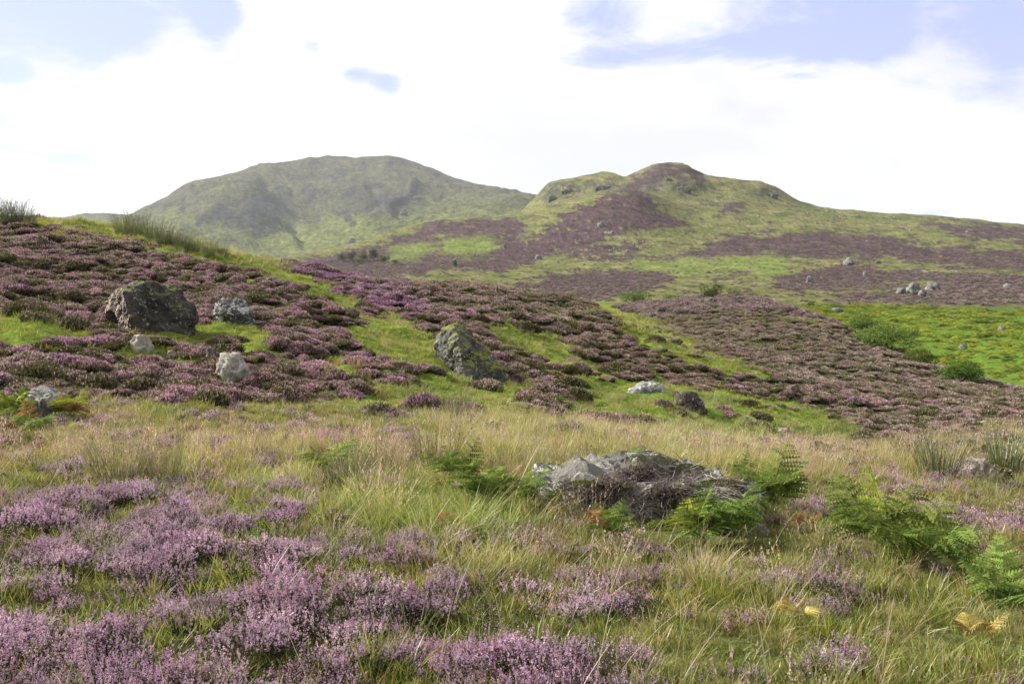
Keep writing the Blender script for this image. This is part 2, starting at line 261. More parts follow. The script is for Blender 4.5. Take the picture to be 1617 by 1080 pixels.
# ---- colour of the ground; the mountain's includes painted spur shade
def mixc(a, b, t): return a * (1 - t[..., None]) + np.array(b) * t[..., None]
wu = UG + fbm(XG / 3, YG / 3, 3, 61) * 34; wv = VG + fbm(XG / 3, YG / 3, 3, 62) * 14
bigw = np.maximum(dist / 40, 1)
wu2 = UG + fbm(UG / 40, VG / 12, 4, 63) * 34; wv2 = VG + fbm(UG / 60, VG / 10, 4, 64) * 12
base = np.zeros((NR, NC, 3)) + np.array((.085, .09, .032))
g = np.clip(samp(GREEN, wu, wv) * slope_m * 1.2, 0, 1)
hea = slope_m * (1 - g)
base = mixc(base, (.052, .052, .026), hea); base = mixc(base, (.105, .14, .026), g)
base = mixc(base, (.13, .115, .05), samp(STRAW, wu, wv) * .8); base = mixc(base, (.085, .135, .026), samp(LUSH, wu, wv) * .8)
base = mixc(base, (.12, .085, .055), samp(PINK, wu, wv) * .5); base = mixc(base, (.030, .029, .014), samp(FGH, wu, wv) * .9)
base = mixc(base, (.075, .12, .02), samp(BRACK, UG, VG) * sst(dist, 62, 72) * np.ones_like(UG))
fn = fbm(XG / (4 * bigw), YG / (4 * bigw), 5, 71)
moor = np.zeros((NR, NC, 3)) + np.array((.150, .155, .060))
moor = mixc(moor, (.22, .195, .095), sst(fbm(UG / 50, VG / 9, 5, 72, .65), -.1, .45)); moor = mixc(moor, (.10, .13, .042), sst(fbm(UG / 38, VG / 8, 5, 73, .65), -.02, .4))
hm = sst(samp(MOORH, wu2, wv2) + fbm((UG + VG) / 30, (VG - .10 * UG) / 5, 6, 74, .8) * 2.3 + .15, .25, .85); hm = hm * (1 - .9 * samp(MOORG, wu2, wv2))
hcol = mixc(np.zeros((NR, NC, 3)) + np.array((.096, .063, .070)), (.052, .043, .037), sst(fbm(UG / 16, VG / 4, 5, 75, .7), -.2, .35))
moor = moor * (1 - hm[..., None]) + hcol * hm[..., None]
moor = mixc(moor, (.16, .21, .055), samp(MOORG, wu2, wv2) * .7)
cm = sum(np.exp(-((UG - a) / b) ** 2 - ((VG - c) / d) ** 2) for a, b, c, d in ((1080, 32, 294, 12), (957, 36, 293, 9), (890, 26, 298, 10), (868, 14, 312, 12), (1215, 30, 303, 8), (1030, 16, 285, 6)))
moor = mixc(moor, (.070, .070, .060), np.clip(cm * 1.1, 0, 1) * sst(fbm(UG / 9, VG / 5, 4, 45, .7), -.35, .1))
moor = mixc(moor, (.10, .098, .088), crag * sst(fbm(UG / 10, VG / 7, 3, 44), -.15, .2) * .8)
moor = .88 * moor * (1 + .6 * fbm(UG / 6, VG / 2.4, 3, 76, .8))[..., None]
mo = np.zeros((NR, NC, 3)) + np.array((.098, .096, .056))
mo = mixc(mo, (.14, .155, .054), sst(VG + fbm(UG / 60, VG / 20, 4, 81) * 40, 325, 360)); mo = mixc(mo, (.052, .050, .054), sst(fbm(UG / 30, VG / 22, 6, 82, .65) + .25 * np.exp(-(np.hypot((UG - 570) / 90, (VG - 310) / 35)) ** 2) + .3 * np.exp(-(np.hypot((UG - 370) / 70, (VG - 345) / 25)) ** 2) + .2 * np.exp(-(np.hypot((UG - 270) / 40, (VG - 320) / 25)) ** 2), .10, .45) * .9)  # scree and heather tone, with the spur's shade painted in darker
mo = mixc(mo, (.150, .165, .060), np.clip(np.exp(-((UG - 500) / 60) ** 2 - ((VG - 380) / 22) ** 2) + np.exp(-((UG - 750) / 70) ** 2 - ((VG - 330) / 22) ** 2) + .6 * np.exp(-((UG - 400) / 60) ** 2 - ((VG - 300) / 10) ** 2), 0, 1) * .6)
mo = .86 * mo * (1 + .7 * fbm(UG / 7, VG / 5, 4, 83, .7))[..., None]; mo = mixc(mo, (.034, .036, .046), np.clip(1.3 * np.exp(-((UG - 395) / 55) ** 2 - ((VG - 345) / 26) ** 2) + .9 * np.exp(-((UG - 435) / 22) ** 2 - ((VG - 325) / 20) ** 2) + .8 * np.exp(-((UG - 600) / 40) ** 2 - ((VG - 318) / 16) ** 2), 0, 1) * sst(fbm(UG / 16, VG / 12, 5, 86, .7), -.5, .25) * .8)  # further spur shading painted into the colour as dark blue-grey patches
t1 = sst(dist * np.ones_like(UG) * (1 + .1 * fbm(UG / 40, VG / 20, 2, 84)), 150, 190); t2 = sst(dist * np.ones_like(UG), 1250, 1350)
t1 = np.where(samp(BRACK, UG, VG) > .5, t1 * sst(dist, 165, 172), t1)
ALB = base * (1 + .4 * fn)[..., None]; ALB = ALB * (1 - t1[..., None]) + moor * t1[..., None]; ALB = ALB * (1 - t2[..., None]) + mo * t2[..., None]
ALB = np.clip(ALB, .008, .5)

def mesh_from(name, V, Fc, col=None, smooth=True):
    me = bpy.data.meshes.new(name); V = np.asarray(V, np.float32); Fc = np.asarray(Fc, np.int32)
    nv, nf, k = len(V), len(Fc), Fc.shape[1]
    me.vertices.add(nv); me.vertices.foreach_set('co', V.ravel()); me.loops.add(nf * k); me.loops.foreach_set('vertex_index', Fc.ravel())
    me.polygons.add(nf); me.polygons.foreach_set('loop_start', np.arange(nf, dtype=np.int32) * k); me.polygons.foreach_set('loop_total', np.full(nf, k, np.int32))
    if smooth: me.polygons.foreach_set('use_smooth', np.ones(nf, bool))
    if col is not None:
        at_ = me.color_attributes.new('Col', 'FLOAT_COLOR', 'POINT'); c = np.ones((nv, 4), np.float32); c[:, :3] = col; at_.data.foreach_set('color', c.ravel())
    me.update(); me.validate(); return me
def tag(o, label=None, cat=None, group=None, kind=None):
    if label: o['label'] = label
    if cat: o['category'] = cat
    if group: o['group'] = group
    if kind: o['kind'] = kind
    return o
def link(name, me, mat=None, parent=None):
    o = bpy.data.objects.new(name, me); COL.objects.link(o)
    if mat and not me.materials: me.materials.append(mat)
    if parent: o.parent = parent
    return o

# ------------------------------------------------------------------ materials
def mat_ground(name, s1, s2, bump, bd):
    m_ = bpy.data.materials.new(name); m_.use_nodes = True; nt = m_.node_tree; nt.nodes.clear(); l = nt.links.new
    a = N(nt, 'ShaderNodeAttribute', attribute_name='Col'); g = N(nt, 'ShaderNodeNewGeometry')
    n_a = N(nt, 'ShaderNodeTexNoise', inp={'Scale': s1, 'Detail': 6, 'Roughness': .7}); l(g.outputs['Position'], n_a.inputs['Vector'])
    n_b = N(nt, 'ShaderNodeTexNoise', inp={'Scale': s2, 'Detail': 5, 'Roughness': .65}); l(g.outputs['Position'], n_b.inputs['Vector'])
    mr = N(nt, 'ShaderNodeMapRange', inp={1: .3, 2: .7, 3: .4, 4: 1.65}); l(n_a.outputs[0], mr.inputs[0])
    mr2 = N(nt, 'ShaderNodeMapRange', inp={1: .3, 2: .7, 3: .72, 4: 1.28}); l(n_b.outputs[0], mr2.inputs[0])
    mm = N(nt, 'ShaderNodeMath', operation='MULTIPLY'); l(mr.outputs[0], mm.inputs[0]); l(mr2.outputs[0], mm.inputs[1])
    vs = N(nt, 'ShaderNodeVectorMath', operation='SCALE'); l(a.outputs['Color'], vs.inputs[0]); l(mm.outputs[0], vs.inputs['Scale'])
    bp = N(nt, 'ShaderNodeBump', inp={'Strength': bump, 'Distance': bd}); l(n_a.outputs[0], bp.inputs['Height'])
    d = N(nt, 'ShaderNodeBsdfDiffuse'); l(vs.outputs[0], d.inputs[0]); l(bp.outputs[0], d.inputs['Normal'])
    o = N(nt, 'ShaderNodeOutputMaterial'); l(d.outputs[0], o.inputs[0]); return m_
def mat_leaf(name, trans=.35, var=.25, gloss=.04):
    m_ = bpy.data.materials.new(name); m_.use_nodes = True; nt = m_.node_tree; nt.nodes.clear(); l = nt.links.new
    a = N(nt, 'ShaderNodeAttribute', attribute_name='Col'); oi = N(nt, 'ShaderNodeObjectInfo')
    tn = N(nt, 'ShaderNodeAttribute', attribute_name='tint', attribute_type='INSTANCER')
    v1 = N(nt, 'ShaderNodeMapRange', inp={1: 0, 2: 1, 3: 1 - var, 4: 1 + var}); l(oi.outputs['Random'], v1.inputs[0])
    hs = N(nt, 'ShaderNodeHueSaturation'); h1 = N(nt, 'ShaderNodeMath', operation='MULTIPLY_ADD', inp={1: .035, 2: .4825}); l(oi.outputs['Random'], h1.inputs[0])
    l(h1.outputs[0], hs.inputs['Hue']); l(v1.outputs[0], hs.inputs['Value']); l(a.outputs['Color'], hs.inputs['Color'])
    mxx = N(nt, 'ShaderNodeMix', data_type='RGBA', blend_type='MULTIPLY', inp={0: 1}); l(hs.outputs[0], mxx.inputs[6])
    # tint is 0 on plants that are single objects: add one then subtract through a ratio so that they keep their colour
    ad = N(nt, 'ShaderNodeVectorMath', operation='ADD', inp={1: (1, 1, 1)}); l(tn.outputs['Color'], ad.inputs[0]); l(ad.outputs[0], mxx.inputs[7])
    d = N(nt, 'ShaderNodeBsdfDiffuse'); t = N(nt, 'ShaderNodeBsdfTranslucent'); l(mxx.outputs[2], d.inputs[0]); l(mxx.outputs[2], t.inputs[0])
    ms = N(nt, 'ShaderNodeMixShader', inp={0: trans}); l(d.outputs[0], ms.inputs[1]); l(t.outputs[0], ms.inputs[2]); last = ms
    if gloss:
        gl = N(nt, 'ShaderNodeBsdfGlossy', inp={'Roughness': .45}); gl.inputs[0].default_value = (1, 1, 1, 1)
        ms2 = N(nt, 'ShaderNodeMixShader', inp={0: gloss}); l(ms.outputs[0], ms2.inputs[1]); l(gl.outputs[0], ms2.inputs[2]); last = ms2
    o = N(nt, 'ShaderNodeOutputMaterial'); l(last.outputs[0], o.inputs[0]); return m_
def mat_rock(name, base, dark, lichen=.3, moss=.3, scale=6.0, mosscol=(.10, .12, .022), lich=(.52, .52, .48), face=None):
    m_ = bpy.data.materials.new(name); m_.use_nodes = True; nt = m_.node_tree; nt.nodes.clear(); l = nt.links.new
    t = N(nt, 'ShaderNodeTexCoord'); g = N(nt, 'ShaderNodeNewGeometry')
    def nz(s, d=6, r=.6, dist=0):
        n = N(nt, 'ShaderNodeTexNoise', inp={'Scale': s, 'Detail': d, 'Roughness': r, 'Distortion': dist}); l(t.outputs['Object'], n.inputs['Vector']); return n.outputs[0]
    def ramp(x, a, b):
        n = N(nt, 'ShaderNodeMapRange', interpolation_type='SMOOTHSTEP', inp={1: a, 2: b}); l(x, n.inputs[0]); return n.outputs[0]
    def mix(f, a, b):
        n = N(nt, 'ShaderNodeMix', data_type='RGBA'); l(f, n.inputs[0])
        if isinstance(a, tuple): n.inputs[6].default_value = (*a, 1)
        else: l(a, n.inputs[6])
        if isinstance(b, tuple): n.inputs[7].default_value = (*b, 1)
        else: l(b, n.inputs[7])
        return n.outputs[2]
    big = nz(scale * .35, 5, .6, .4); mid = nz(scale, 8, .68); fin = nz(scale * 5, 6, .7)
    c = mix(ramp(big, .36, .66), base, dark); c = mix(ramp(mid, .5, .72), c, tuple(x * .35 for x in dark))
    c = mix(ramp(fin, .55, .8), c, tuple(min(1, x * 1.5) for x in base))
    lm = nz(scale * .9, 7, .72, .7); c = mix(ramp(lm, .62 - lichen * .22, .66 - lichen * .22), c, lich)
    om = nz(scale * 1.7, 5, .6); c = mix(ramp(om, .68, .74), c, (.24, .17, .06))
    s = N(nt, 'ShaderNodeSeparateXYZ'); l(g.outputs['Normal'], s.inputs[0])
    mm = N(nt, 'ShaderNodeMath', operation='MULTIPLY_ADD', inp={1: .9}); l(nz(scale * .6, 5, .65), mm.inputs[0]); l(s.outputs[2], mm.inputs[2])
    c = mix(ramp(mm.outputs[0], 1.45 - moss * .6, 1.55 - moss * .6), c, mosscol)
    sp = nz(scale * 3.2, 4, .7, .3); c = mix(ramp(sp, .60 - lichen * .05, .66 - lichen * .05), c, tuple(.35 * a + .65 * b for a, b in zip(dark, lich)))
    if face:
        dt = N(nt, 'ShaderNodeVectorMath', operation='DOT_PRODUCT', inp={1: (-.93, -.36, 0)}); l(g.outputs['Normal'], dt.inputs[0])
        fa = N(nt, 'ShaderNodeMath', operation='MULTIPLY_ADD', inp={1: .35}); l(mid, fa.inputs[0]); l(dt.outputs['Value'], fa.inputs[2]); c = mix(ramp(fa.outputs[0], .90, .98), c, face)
    bp = N(nt, 'ShaderNodeBump', inp={'Strength': 1.0, 'Distance': .3 / scale}); ad = N(nt, 'ShaderNodeMath', operation='ADD'); l(mid, ad.inputs[0]); l(fin, ad.inputs[1]); l(ad.outputs[0], bp.inputs['Height'])
    p = N(nt, 'ShaderNodeBsdfPrincipled', inp={'Roughness': .88, 'Specular IOR Level': .25}); l(c, p.inputs['Base Color']); l(bp.outputs[0], p.inputs['Normal'])
    o = N(nt, 'ShaderNodeOutputMaterial'); l(p.outputs[0], o.inputs[0]); return m_

M_near = mat_ground('moor_soil', 9, 2.2, .8, .05); M_mid = mat_ground('moor_cover', .6, .1, 1.0, 1.6); M_far = mat_ground('mountain_cover', .11, .02, 1.0, 9)
M_grass = mat_leaf('grass_blade', .48, .25, .03); M_heath = mat_leaf('heather', .22, .18, 0); M_fern = mat_leaf('bracken_leaf', .4, .15, 0)
M_rush = mat_leaf('rush_stem', .15, .15, .06); M_wood = mat_leaf('woody_stem', 0, .1, 0); M_crown = mat_leaf('tree_leaf', .35, .2, 0)

# ------------------------------------------------------------------ land meshes
def sheet(name, r0, r1, mat):
    V = np.stack([XG[r0:r1], YG[r0:r1], ZG[r0:r1]], -1).reshape(-1, 3); C = ALB[r0:r1].reshape(-1, 3)
    nr = r1 - r0; i = np.arange(nr - 1)[:, None] * NC; j = np.arange(NC)[None]; jn = (j + 1) % NC
    Fq = np.stack([i + j, i + jn, i + NC + jn, i + NC + j], -1).reshape(-1, 4)[:, ::-1]
    if r0 == 0:
        V = np.concatenate([V, [[0, 0, 0]]]); C = np.concatenate([C, [C[0]]])
        k = len(V) - 1; jj = np.arange(NC); T = np.stack([jj, jj, (jj + 1) % NC, np.full(NC, k)], -1)
        me = mesh_from(name, V, Fq, C)
        o = link(name, me, mat)
    else: o = link(name, mesh_from(name, V, Fq, C), mat)
    return tag(o, kind='structure')
a_, b_ = len(Dn), len(Dn) + len(Dm)
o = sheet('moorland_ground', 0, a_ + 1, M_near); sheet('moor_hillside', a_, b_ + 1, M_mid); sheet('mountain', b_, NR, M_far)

# ------------------------------------------------------------------ plant prototypes
class PB:
    def __init__(s): s.v = []; s.f = []; s.c = []
    def tri(s, a, b, c, ca, cb=None, cc=None):
        k = len(s.v); s.v += [a, b, c]; s.c += [ca, cb or ca, cc or ca]; s.f.append((k, k + 1, k + 2))
    def quad(s, a, b, c, d, ca, cb=None):
        k = len(s.v); cb = cb or ca; s.v += [a, b, c, d]; s.c += [ca, ca, cb, cb]; s.f += [(k, k + 1, k + 2), (k, k + 2, k + 3)]
    def blade(s, p, ang, L_, w, lean, bend, c0, c1, seg=3, tw=None):
        d = Vector((math.cos(ang), math.sin(ang), 0)); side = Vector((-d.y, d.x, 0)) if tw is None else Vector((math.cos(tw), math.sin(tw), 0))
        pts = []
        for i in range(seg + 1):
            t = i / seg; hgt = L_ * t * (1 - .25 * bend * t); out = L_ * (lean * t + bend * t * t * .6)
            pts.append(p + d * out + Vector((0, 0, hgt)))
        k = len(s.v)
        for i, q in enumerate(pts[:-1]):
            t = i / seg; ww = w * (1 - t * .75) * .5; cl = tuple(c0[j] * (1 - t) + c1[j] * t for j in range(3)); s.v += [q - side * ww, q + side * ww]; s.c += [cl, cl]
        s.v.append(pts[-1]); s.c.append(c1)
        for i in range(seg - 1): b = k + 2 * i; s.f += [(b, b + 1, b + 3), (b, b + 3, b + 2)]
        b = k + 2 * (seg - 1); s.f.append((b, b + 1, b + 2)); return pts
    def mesh(s, name, smooth=False): return mesh_from(name, [tuple(x) for x in s.v], s.f, np.array(s.c), smooth)
rnd = random.Random(5)
U = rnd.uniform; G_ = rnd.gauss
def jit(c, k=.2):
    f = 1 + U(-k, k); return tuple(max(.003, x * f * (1 + U(-.06, .06))) for x in c)
def rv(r): 
    a = U(0, 6.283); z = U(-1, 1); s = math.sqrt(1 - z * z); return Vector((math.cos(a) * s, math.sin(a) * s, z)) * r

def heather_sprigs(nst, rad, h, flower, bloom=1.0):
    b = PB()
    for i in range(nst):
        a = U(0, 6.283); r = rad * math.sqrt(U(0, 1)); p = Vector((math.cos(a) * r, math.sin(a) * r, -.02)); hh = h * U(.65, 1.1) * (1 - .25 * (r / rad) ** 2)
        lean = Vector((math.cos(a), math.sin(a), 0)) * (r / rad) * .35 + Vector((U(-.2, .2), U(-.2, .2), 0)); tip = p + Vector((0, 0, hh)) + lean * hh
        sd = Vector((math.cos(a + 1.5), math.sin(a + 1.5), 0)) * .0015; st = jit((.07, .05, .03))
        b.tri(p - sd, p + sd, tip, st)
        for br in range(3):
            t0 = U(.35, .7) if br else 0; q0 = p.lerp(tip, t0); q1 = tip if br == 0 else q0 + (tip - p) * U(.2, .4) + rv(.03)
            if q1.z < q0.z: q1.z = q0.z + .03
            for j in range(14):
                t = U(.1, .75) if br == 0 else U(0, .4); q = q0.lerp(q1, t) + rv(.004); e = rv(U(.005, .010)); e2 = rv(.005)
                b.tri(q, q + e, q + e2, jit((.036, .050, .014), .45))
            nf = int((15 if br == 0 else 11) * (1 if U(0, 1) < bloom else .15)); fc = jit(flower, .22)
            for j in range(nf):
                t = U(.55, 1.02) if br == 0 else U(.3, 1.05); q = q0.lerp(q1, t) + rv(.005); e = rv(U(.0035, .006)); n_ = rv(.0045); fcc = jit(fc, .3)
                b.tri(q - e, q + n_, q + e, fcc); b.tri(q - n_, q + e, q + n_ * .6 + Vector((0, 0, .005)), jit(fc, .3))
    return b
def heather_mound(rad, h, n, flower, bloom):
    b = PB(); lobes = [(0, 0, rad * .8, h)] + [(U(-1, 1) * rad * .6, U(-1, 1) * rad * .6, rad * U(.35, .6), h * U(.5, .9)) for _ in range(4)]
    core = (.022, .022, .012)
    for (lx, ly, lr, lh) in lobes:                                   # a dark woody core dome, put in to block light, then the sprig shell
        ring = 8; prev = None
        for k in range(4):
            e = k / 3 * math.pi / 2 * .95; rr = lr * .82 * math.cos(e); zz_ = lh * .72 * math.sin(e) - .05
            cur = [Vector((lx + rr * math.cos(6.283 * j / ring), ly + rr * math.sin(6.283 * j / ring), zz_)) for j in range(ring)]
            if prev:
                for j in range(ring): b.quad(prev[j], prev[(j + 1) % ring], cur[(j + 1) % ring], cur[j], core)
            prev = cur
    area = sum(l[2] ** 2 for l in lobes)
    for (lx, ly, lr, lh) in lobes:
        for i in range(int(n * lr * lr / area)):
            a = U(0, 6.283); e = math.asin(U(.0, 1)); nx = Vector((math.cos(a) * math.cos(e), math.sin(a) * math.cos(e), math.sin(e)))
            bump_ = 1 + .16 * mnoise.noise(nx * 3.1 + Vector((lx * 9, ly * 9, n * .01)))
            p = Vector((lx + nx.x * lr * .82 * bump_, ly + nx.y * lr * .82 * bump_, nx.z * lh * .8 * bump_))
            if p.z < 0: continue
            up = (nx * .5 + Vector((U(-.35, .35), U(-.35, .35), .8))).normalized(); L_ = U(.05, .10); s_ = rv(1).cross(up).normalized() * U(.007, .015)
            fl = U(0, 1) < bloom * (.25 + .9 * nx.z) * (1 + .9 * mnoise.noise(p * 7 + Vector((3, n, 1))))
            lo = jit((.042, .048, .018), .3); hi = jit(flower, .35) if fl else jit((.10, .10, .045), .35)
            m1 = p + up * L_ * .45; m2 = p + up * L_
            b.quad(p - s_ * .6, p + s_ * .6, m1 + s_, m1 - s_, lo, lo if not fl else tuple((x + y) / 2 for x, y in zip(lo, hi)))
            b.quad(m1 - s_, m1 + s_, m2 + s_ * .5, m2 - s_ * .5, hi)
    return b
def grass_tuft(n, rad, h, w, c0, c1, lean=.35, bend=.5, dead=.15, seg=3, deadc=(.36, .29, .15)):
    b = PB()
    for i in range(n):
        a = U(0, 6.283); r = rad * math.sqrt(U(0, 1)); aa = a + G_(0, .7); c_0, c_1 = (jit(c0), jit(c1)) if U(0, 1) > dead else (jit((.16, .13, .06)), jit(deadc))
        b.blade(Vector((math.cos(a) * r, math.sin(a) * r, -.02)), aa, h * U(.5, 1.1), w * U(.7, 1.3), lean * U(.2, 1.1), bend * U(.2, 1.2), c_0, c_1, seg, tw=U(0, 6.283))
    return b
def seed_grass(n, rad, h, c0, c1, head):
    b = PB()
    for i in range(n):
        a = U(0, 6.283); r = rad * math.sqrt(U(0, 1)); hh = h * U(.6, 1.1)
        pts = b.blade(Vector((math.cos(a) * r, math.sin(a) * r, -.02)), a + G_(0, 1), hh, .0028, U(.05, .35), U(.05, .35), jit(c0), jit(c1), 3, tw=U(0, 6.283))
        if U(0, 1) < .8:
            q1 = pts[-1]; q0 = pts[-2].lerp(q1, .35); hc = jit(head, .25)
            for j in range(7):
                q = q0.lerp(q1, U(0, 1.1)); b.tri(q, q + rv(.010), q + Vector((U(-.008, .008), U(-.008, .008), U(.008, .022))), hc)
    return b
def rush(n, rad, h, c0=(.06, .085, .022), c1=(.13, .15, .05)):
    b = PB()
    for i in range(n):
        a = U(0, 6.283); r = rad * math.sqrt(U(0, 1)); tipc = jit(c1) if U(0, 1) < .75 else jit((.30, .23, .11))
        pts = b.blade(Vector((math.cos(a) * r, math.sin(a) * r, -.03)), a + G_(0, .4), h * U(.55, 1.05), .0065, U(.05, .45), U(0, .25), jit(c0), tipc, 3, tw=U(0, 6.283))
        if U(0, 1) < .35:
            q = pts[-2].lerp(pts[-1], .4)
            for j in range(3): b.tri(q + rv(.008), q + rv(.012), q + rv(.012), jit((.13, .08, .04)))
    return b
def frond_mesh(L_, npair, droop, c_in, c_out, serr=9, curl=0):
    b = PB(); rach = []; n = npair + 3
    for i in range(n + 1):
        t = i / n; rach.append(Vector((L_ * (t * .92 - .15 * t * t * droop), 0, L_ * (.62 * t - droop * .75 * t * t))))
    stem = (.14, .15, .05)
    for i in range(n):
        w = .005 * (1 - i / n * .8); b.quad(rach[i] + Vector((0, -w, 0)), rach[i] + Vector((0, w, 0)), rach[i + 1] + Vector((0, w * .8, 0)), rach[i + 1] + Vector((0, -w * .8, 0)), stem)
        b.quad(rach[i] + Vector((0, 0, -w)), rach[i] + Vector((0, 0, w)), rach[i + 1] + Vector((0, 0, w * .8)), rach[i + 1] + Vector((0, 0, -w * .8)), stem)
    for i in range(3, n + 1):
        t = (i - 3) / (n - 3); pl = L_ * .46 * (1 - t) ** .85 * (1 if t > .12 else .8 + t * 1.6) + .012; fw = (rach[i] - rach[i - 1]).normalized()
        nrm = fw.cross(Vector((0, 1, 0))).normalized() * -1
        for sgn in (-1, 1):
            d = (Vector((0, sgn, 0)) + fw * U(.35, .55) - Vector((0, 0, 1)) * U(.0, .22) + nrm * U(-.1, .2)).normalized(); o_ = rach[i] + fw * U(-.01, .01); col = jit(c_out if U(0, 1) < .6 else c_in, .25)
            ns = max(3, int(serr * (1 - t * .6)))
            sag = Vector((0, 0, -1)) * pl * U(.05, .22)
            for j in range(ns):
                s0 = j / ns; s1 = (j + 1) / ns; q0 = o_ + d * pl * s0 + sag * s0 * s0; q1 = o_ + d * pl * s1 + sag * s1 * s1; qq = q0.lerp(q1, .5)
                lw = pl * .145 * (1 - s0) ** .7 + .004; pw = fw - d * fw.dot(d); pw.normalize()
                cj = jit(col, .18)
                b.tri(q0, q1, qq + (pw + d * .5 + nrm * U(-.25, .25)) * lw, cj); b.tri(q0, qq + (-pw + d * .5 + nrm * U(-.25, .25)) * lw, q1, cj)
    return b
PROTO = {}
def proto(kind, builders, mat):
    c = bpy.data.collections.new('plants_' + kind)
    for i, b in enumerate(builders):
        me = b.mesh(kind); me.materials.append(mat); c.objects.link(bpy.data.objects.new('%s_%02d' % (kind, i), me))
    PROTO[kind] = (c, len(builders))
LIL = (.45, .305, .385); LILP = (.56, .40, .49); PUR = (.335, .215, .255); MAU = (.31, .24, .225)
proto('sprig', [heather_sprigs(46, .13, U(.15, .20), f, bl) for f, bl in ((LIL, .62), (LIL, .45), (LILP, .6), (LILP, .35), ((.42, .25, .34), .5), (LIL, .12), (LIL, .03), ((.30, .24, .18), .45), ((.34, .28, .24), .6))], M_heath)
proto('mound', [heather_mound(U(.30, .42), U(.22, .32), 2300, f, bl) for f, bl in ((PUR, .85), (PUR, .6), (MAU, .85), (MAU, .55), ((.37, .24, .31), .9), (MAU, .25), (PUR, .7), (MAU, .08))], M_heath)
proto('moundlow', [heather_mound(U(.32, .42), U(.2, .28), 520, f, bl) for f, bl in ((PUR, .8), (MAU, .8), (MAU, .5))], M_heath)
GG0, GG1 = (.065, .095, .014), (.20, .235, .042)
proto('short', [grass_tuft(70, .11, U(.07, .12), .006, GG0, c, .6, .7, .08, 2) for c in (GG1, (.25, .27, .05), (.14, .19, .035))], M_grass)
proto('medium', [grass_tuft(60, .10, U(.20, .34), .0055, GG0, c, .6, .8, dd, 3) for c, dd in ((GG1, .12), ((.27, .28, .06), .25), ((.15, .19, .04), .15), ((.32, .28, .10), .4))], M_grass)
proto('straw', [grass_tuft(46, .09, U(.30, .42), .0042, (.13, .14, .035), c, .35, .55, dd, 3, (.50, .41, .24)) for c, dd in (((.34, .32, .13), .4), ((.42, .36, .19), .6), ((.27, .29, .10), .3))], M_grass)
proto('seed', [seed_grass(26, .13, U(.36, .5), (.16, .17, .05), (.38, .31, .16), hd) for hd in ((.44, .33, .27), (.40, .27, .28), (.46, .38, .22))], M_grass)

def bracken_clump(n, c_in, c_out, L0=.55):
    B = PB()
    for i in range(n):
        fb = frond_mesh(L0 * U(.7, 1.1), 7, U(.3, .8), c_in, c_out, 3); k = len(B.v); a = 6.283 * i / n + U(-.4, .4); mt_ = Matrix.Rotation(a, 3, 'Z'); off = Vector((U(-.1, .1), U(-.1, .1), U(.1, .3)))
        B.v += [mt_ @ v + off for v in fb.v]; B.c += fb.c; B.f += [tuple(x + k for x in f) for f in fb.f]
    return B
BG = (.175, .20, .032)
proto('bracken', [bracken_clump(9, (.09, .15, .02), c) for c in (BG, (.215, .225, .04), (.14, .18, .032))], M_fern)

def scatter(name, kind, x, y, z, scl, tint=None, tilt=.12, label=None, cat=None, idx=None):
    c, n = PROTO[kind]; k = len(x)
    me = bpy.data.meshes.new(name); me.vertices.add(k); me.vertices.foreach_set('co', np.stack([x, y, z], -1).astype(np.float32).ravel())
    def attr(nm, ty, val, key):
        a = me.attributes.new(nm, ty, 'POINT'); a.data.foreach_set(key, val.ravel())
    rot = np.stack([RNG.normal(0, tilt, k), RNG.normal(0, tilt, k), RNG.uniform(0, 6.283, k)], -1).astype(np.float32); attr('rot', 'FLOAT_VECTOR', rot, 'vector')
    scl = np.asarray(scl, np.float32)
    if scl.ndim == 1: scl = np.stack([scl] * 3, -1)
    attr('scl', 'FLOAT_VECTOR', scl, 'vector')
    attr('idx', 'INT', (RNG.integers(0, n, k) if idx is None else idx).astype(np.int32), 'value')
    if tint is None: tint = np.zeros((k, 3))
    attr('tint', 'FLOAT_VECTOR', np.asarray(tint, np.float32), 'vector')
    o = link(name, me)
    ng = bpy.data.node_groups.new(name, 'GeometryNodeTree'); ng.interface.new_socket('Geometry', in_out='INPUT', socket_type='NodeSocketGeometry'); ng.interface.new_socket('Geometry', in_out='OUTPUT', socket_type='NodeSocketGeometry')
    gi = N(ng, 'NodeGroupInput'); go = N(ng, 'NodeGroupOutput'); ci = N(ng, 'GeometryNodeCollectionInfo'); ci.inputs[0].default_value = c; ci.inputs[1].default_value = True; ci.inputs[2].default_value = True
    ip = N(ng, 'GeometryNodeInstanceOnPoints'); ip.inputs['Pick Instance'].default_value = True
    for nm, ty, sk in (('rot', 'FLOAT_VECTOR', 'Rotation'), ('scl', 'FLOAT_VECTOR', 'Scale'), ('idx', 'INT', 'Instance Index')):
        na = N(ng, 'GeometryNodeInputNamedAttribute', data_type=ty); na.inputs[0].default_value = nm
        src = na.outputs[0]
        if sk == 'Rotation':
            er = N(ng, 'FunctionNodeEulerToRotation'); ng.links.new(src, er.inputs[0]); src = er.outputs[0]
        ng.links.new(src, ip.inputs[sk])
    ng.links.new(gi.outputs[0], ip.inputs['Points']); ng.links.new(ci.outputs[0], ip.inputs['Instance']); ng.links.new(ip.outputs[0], go.inputs[0])
    md = o.modifiers.new('growth', 'NODES'); md.node_group = ng
    tag(o, label, cat, kind='stuff'); return o

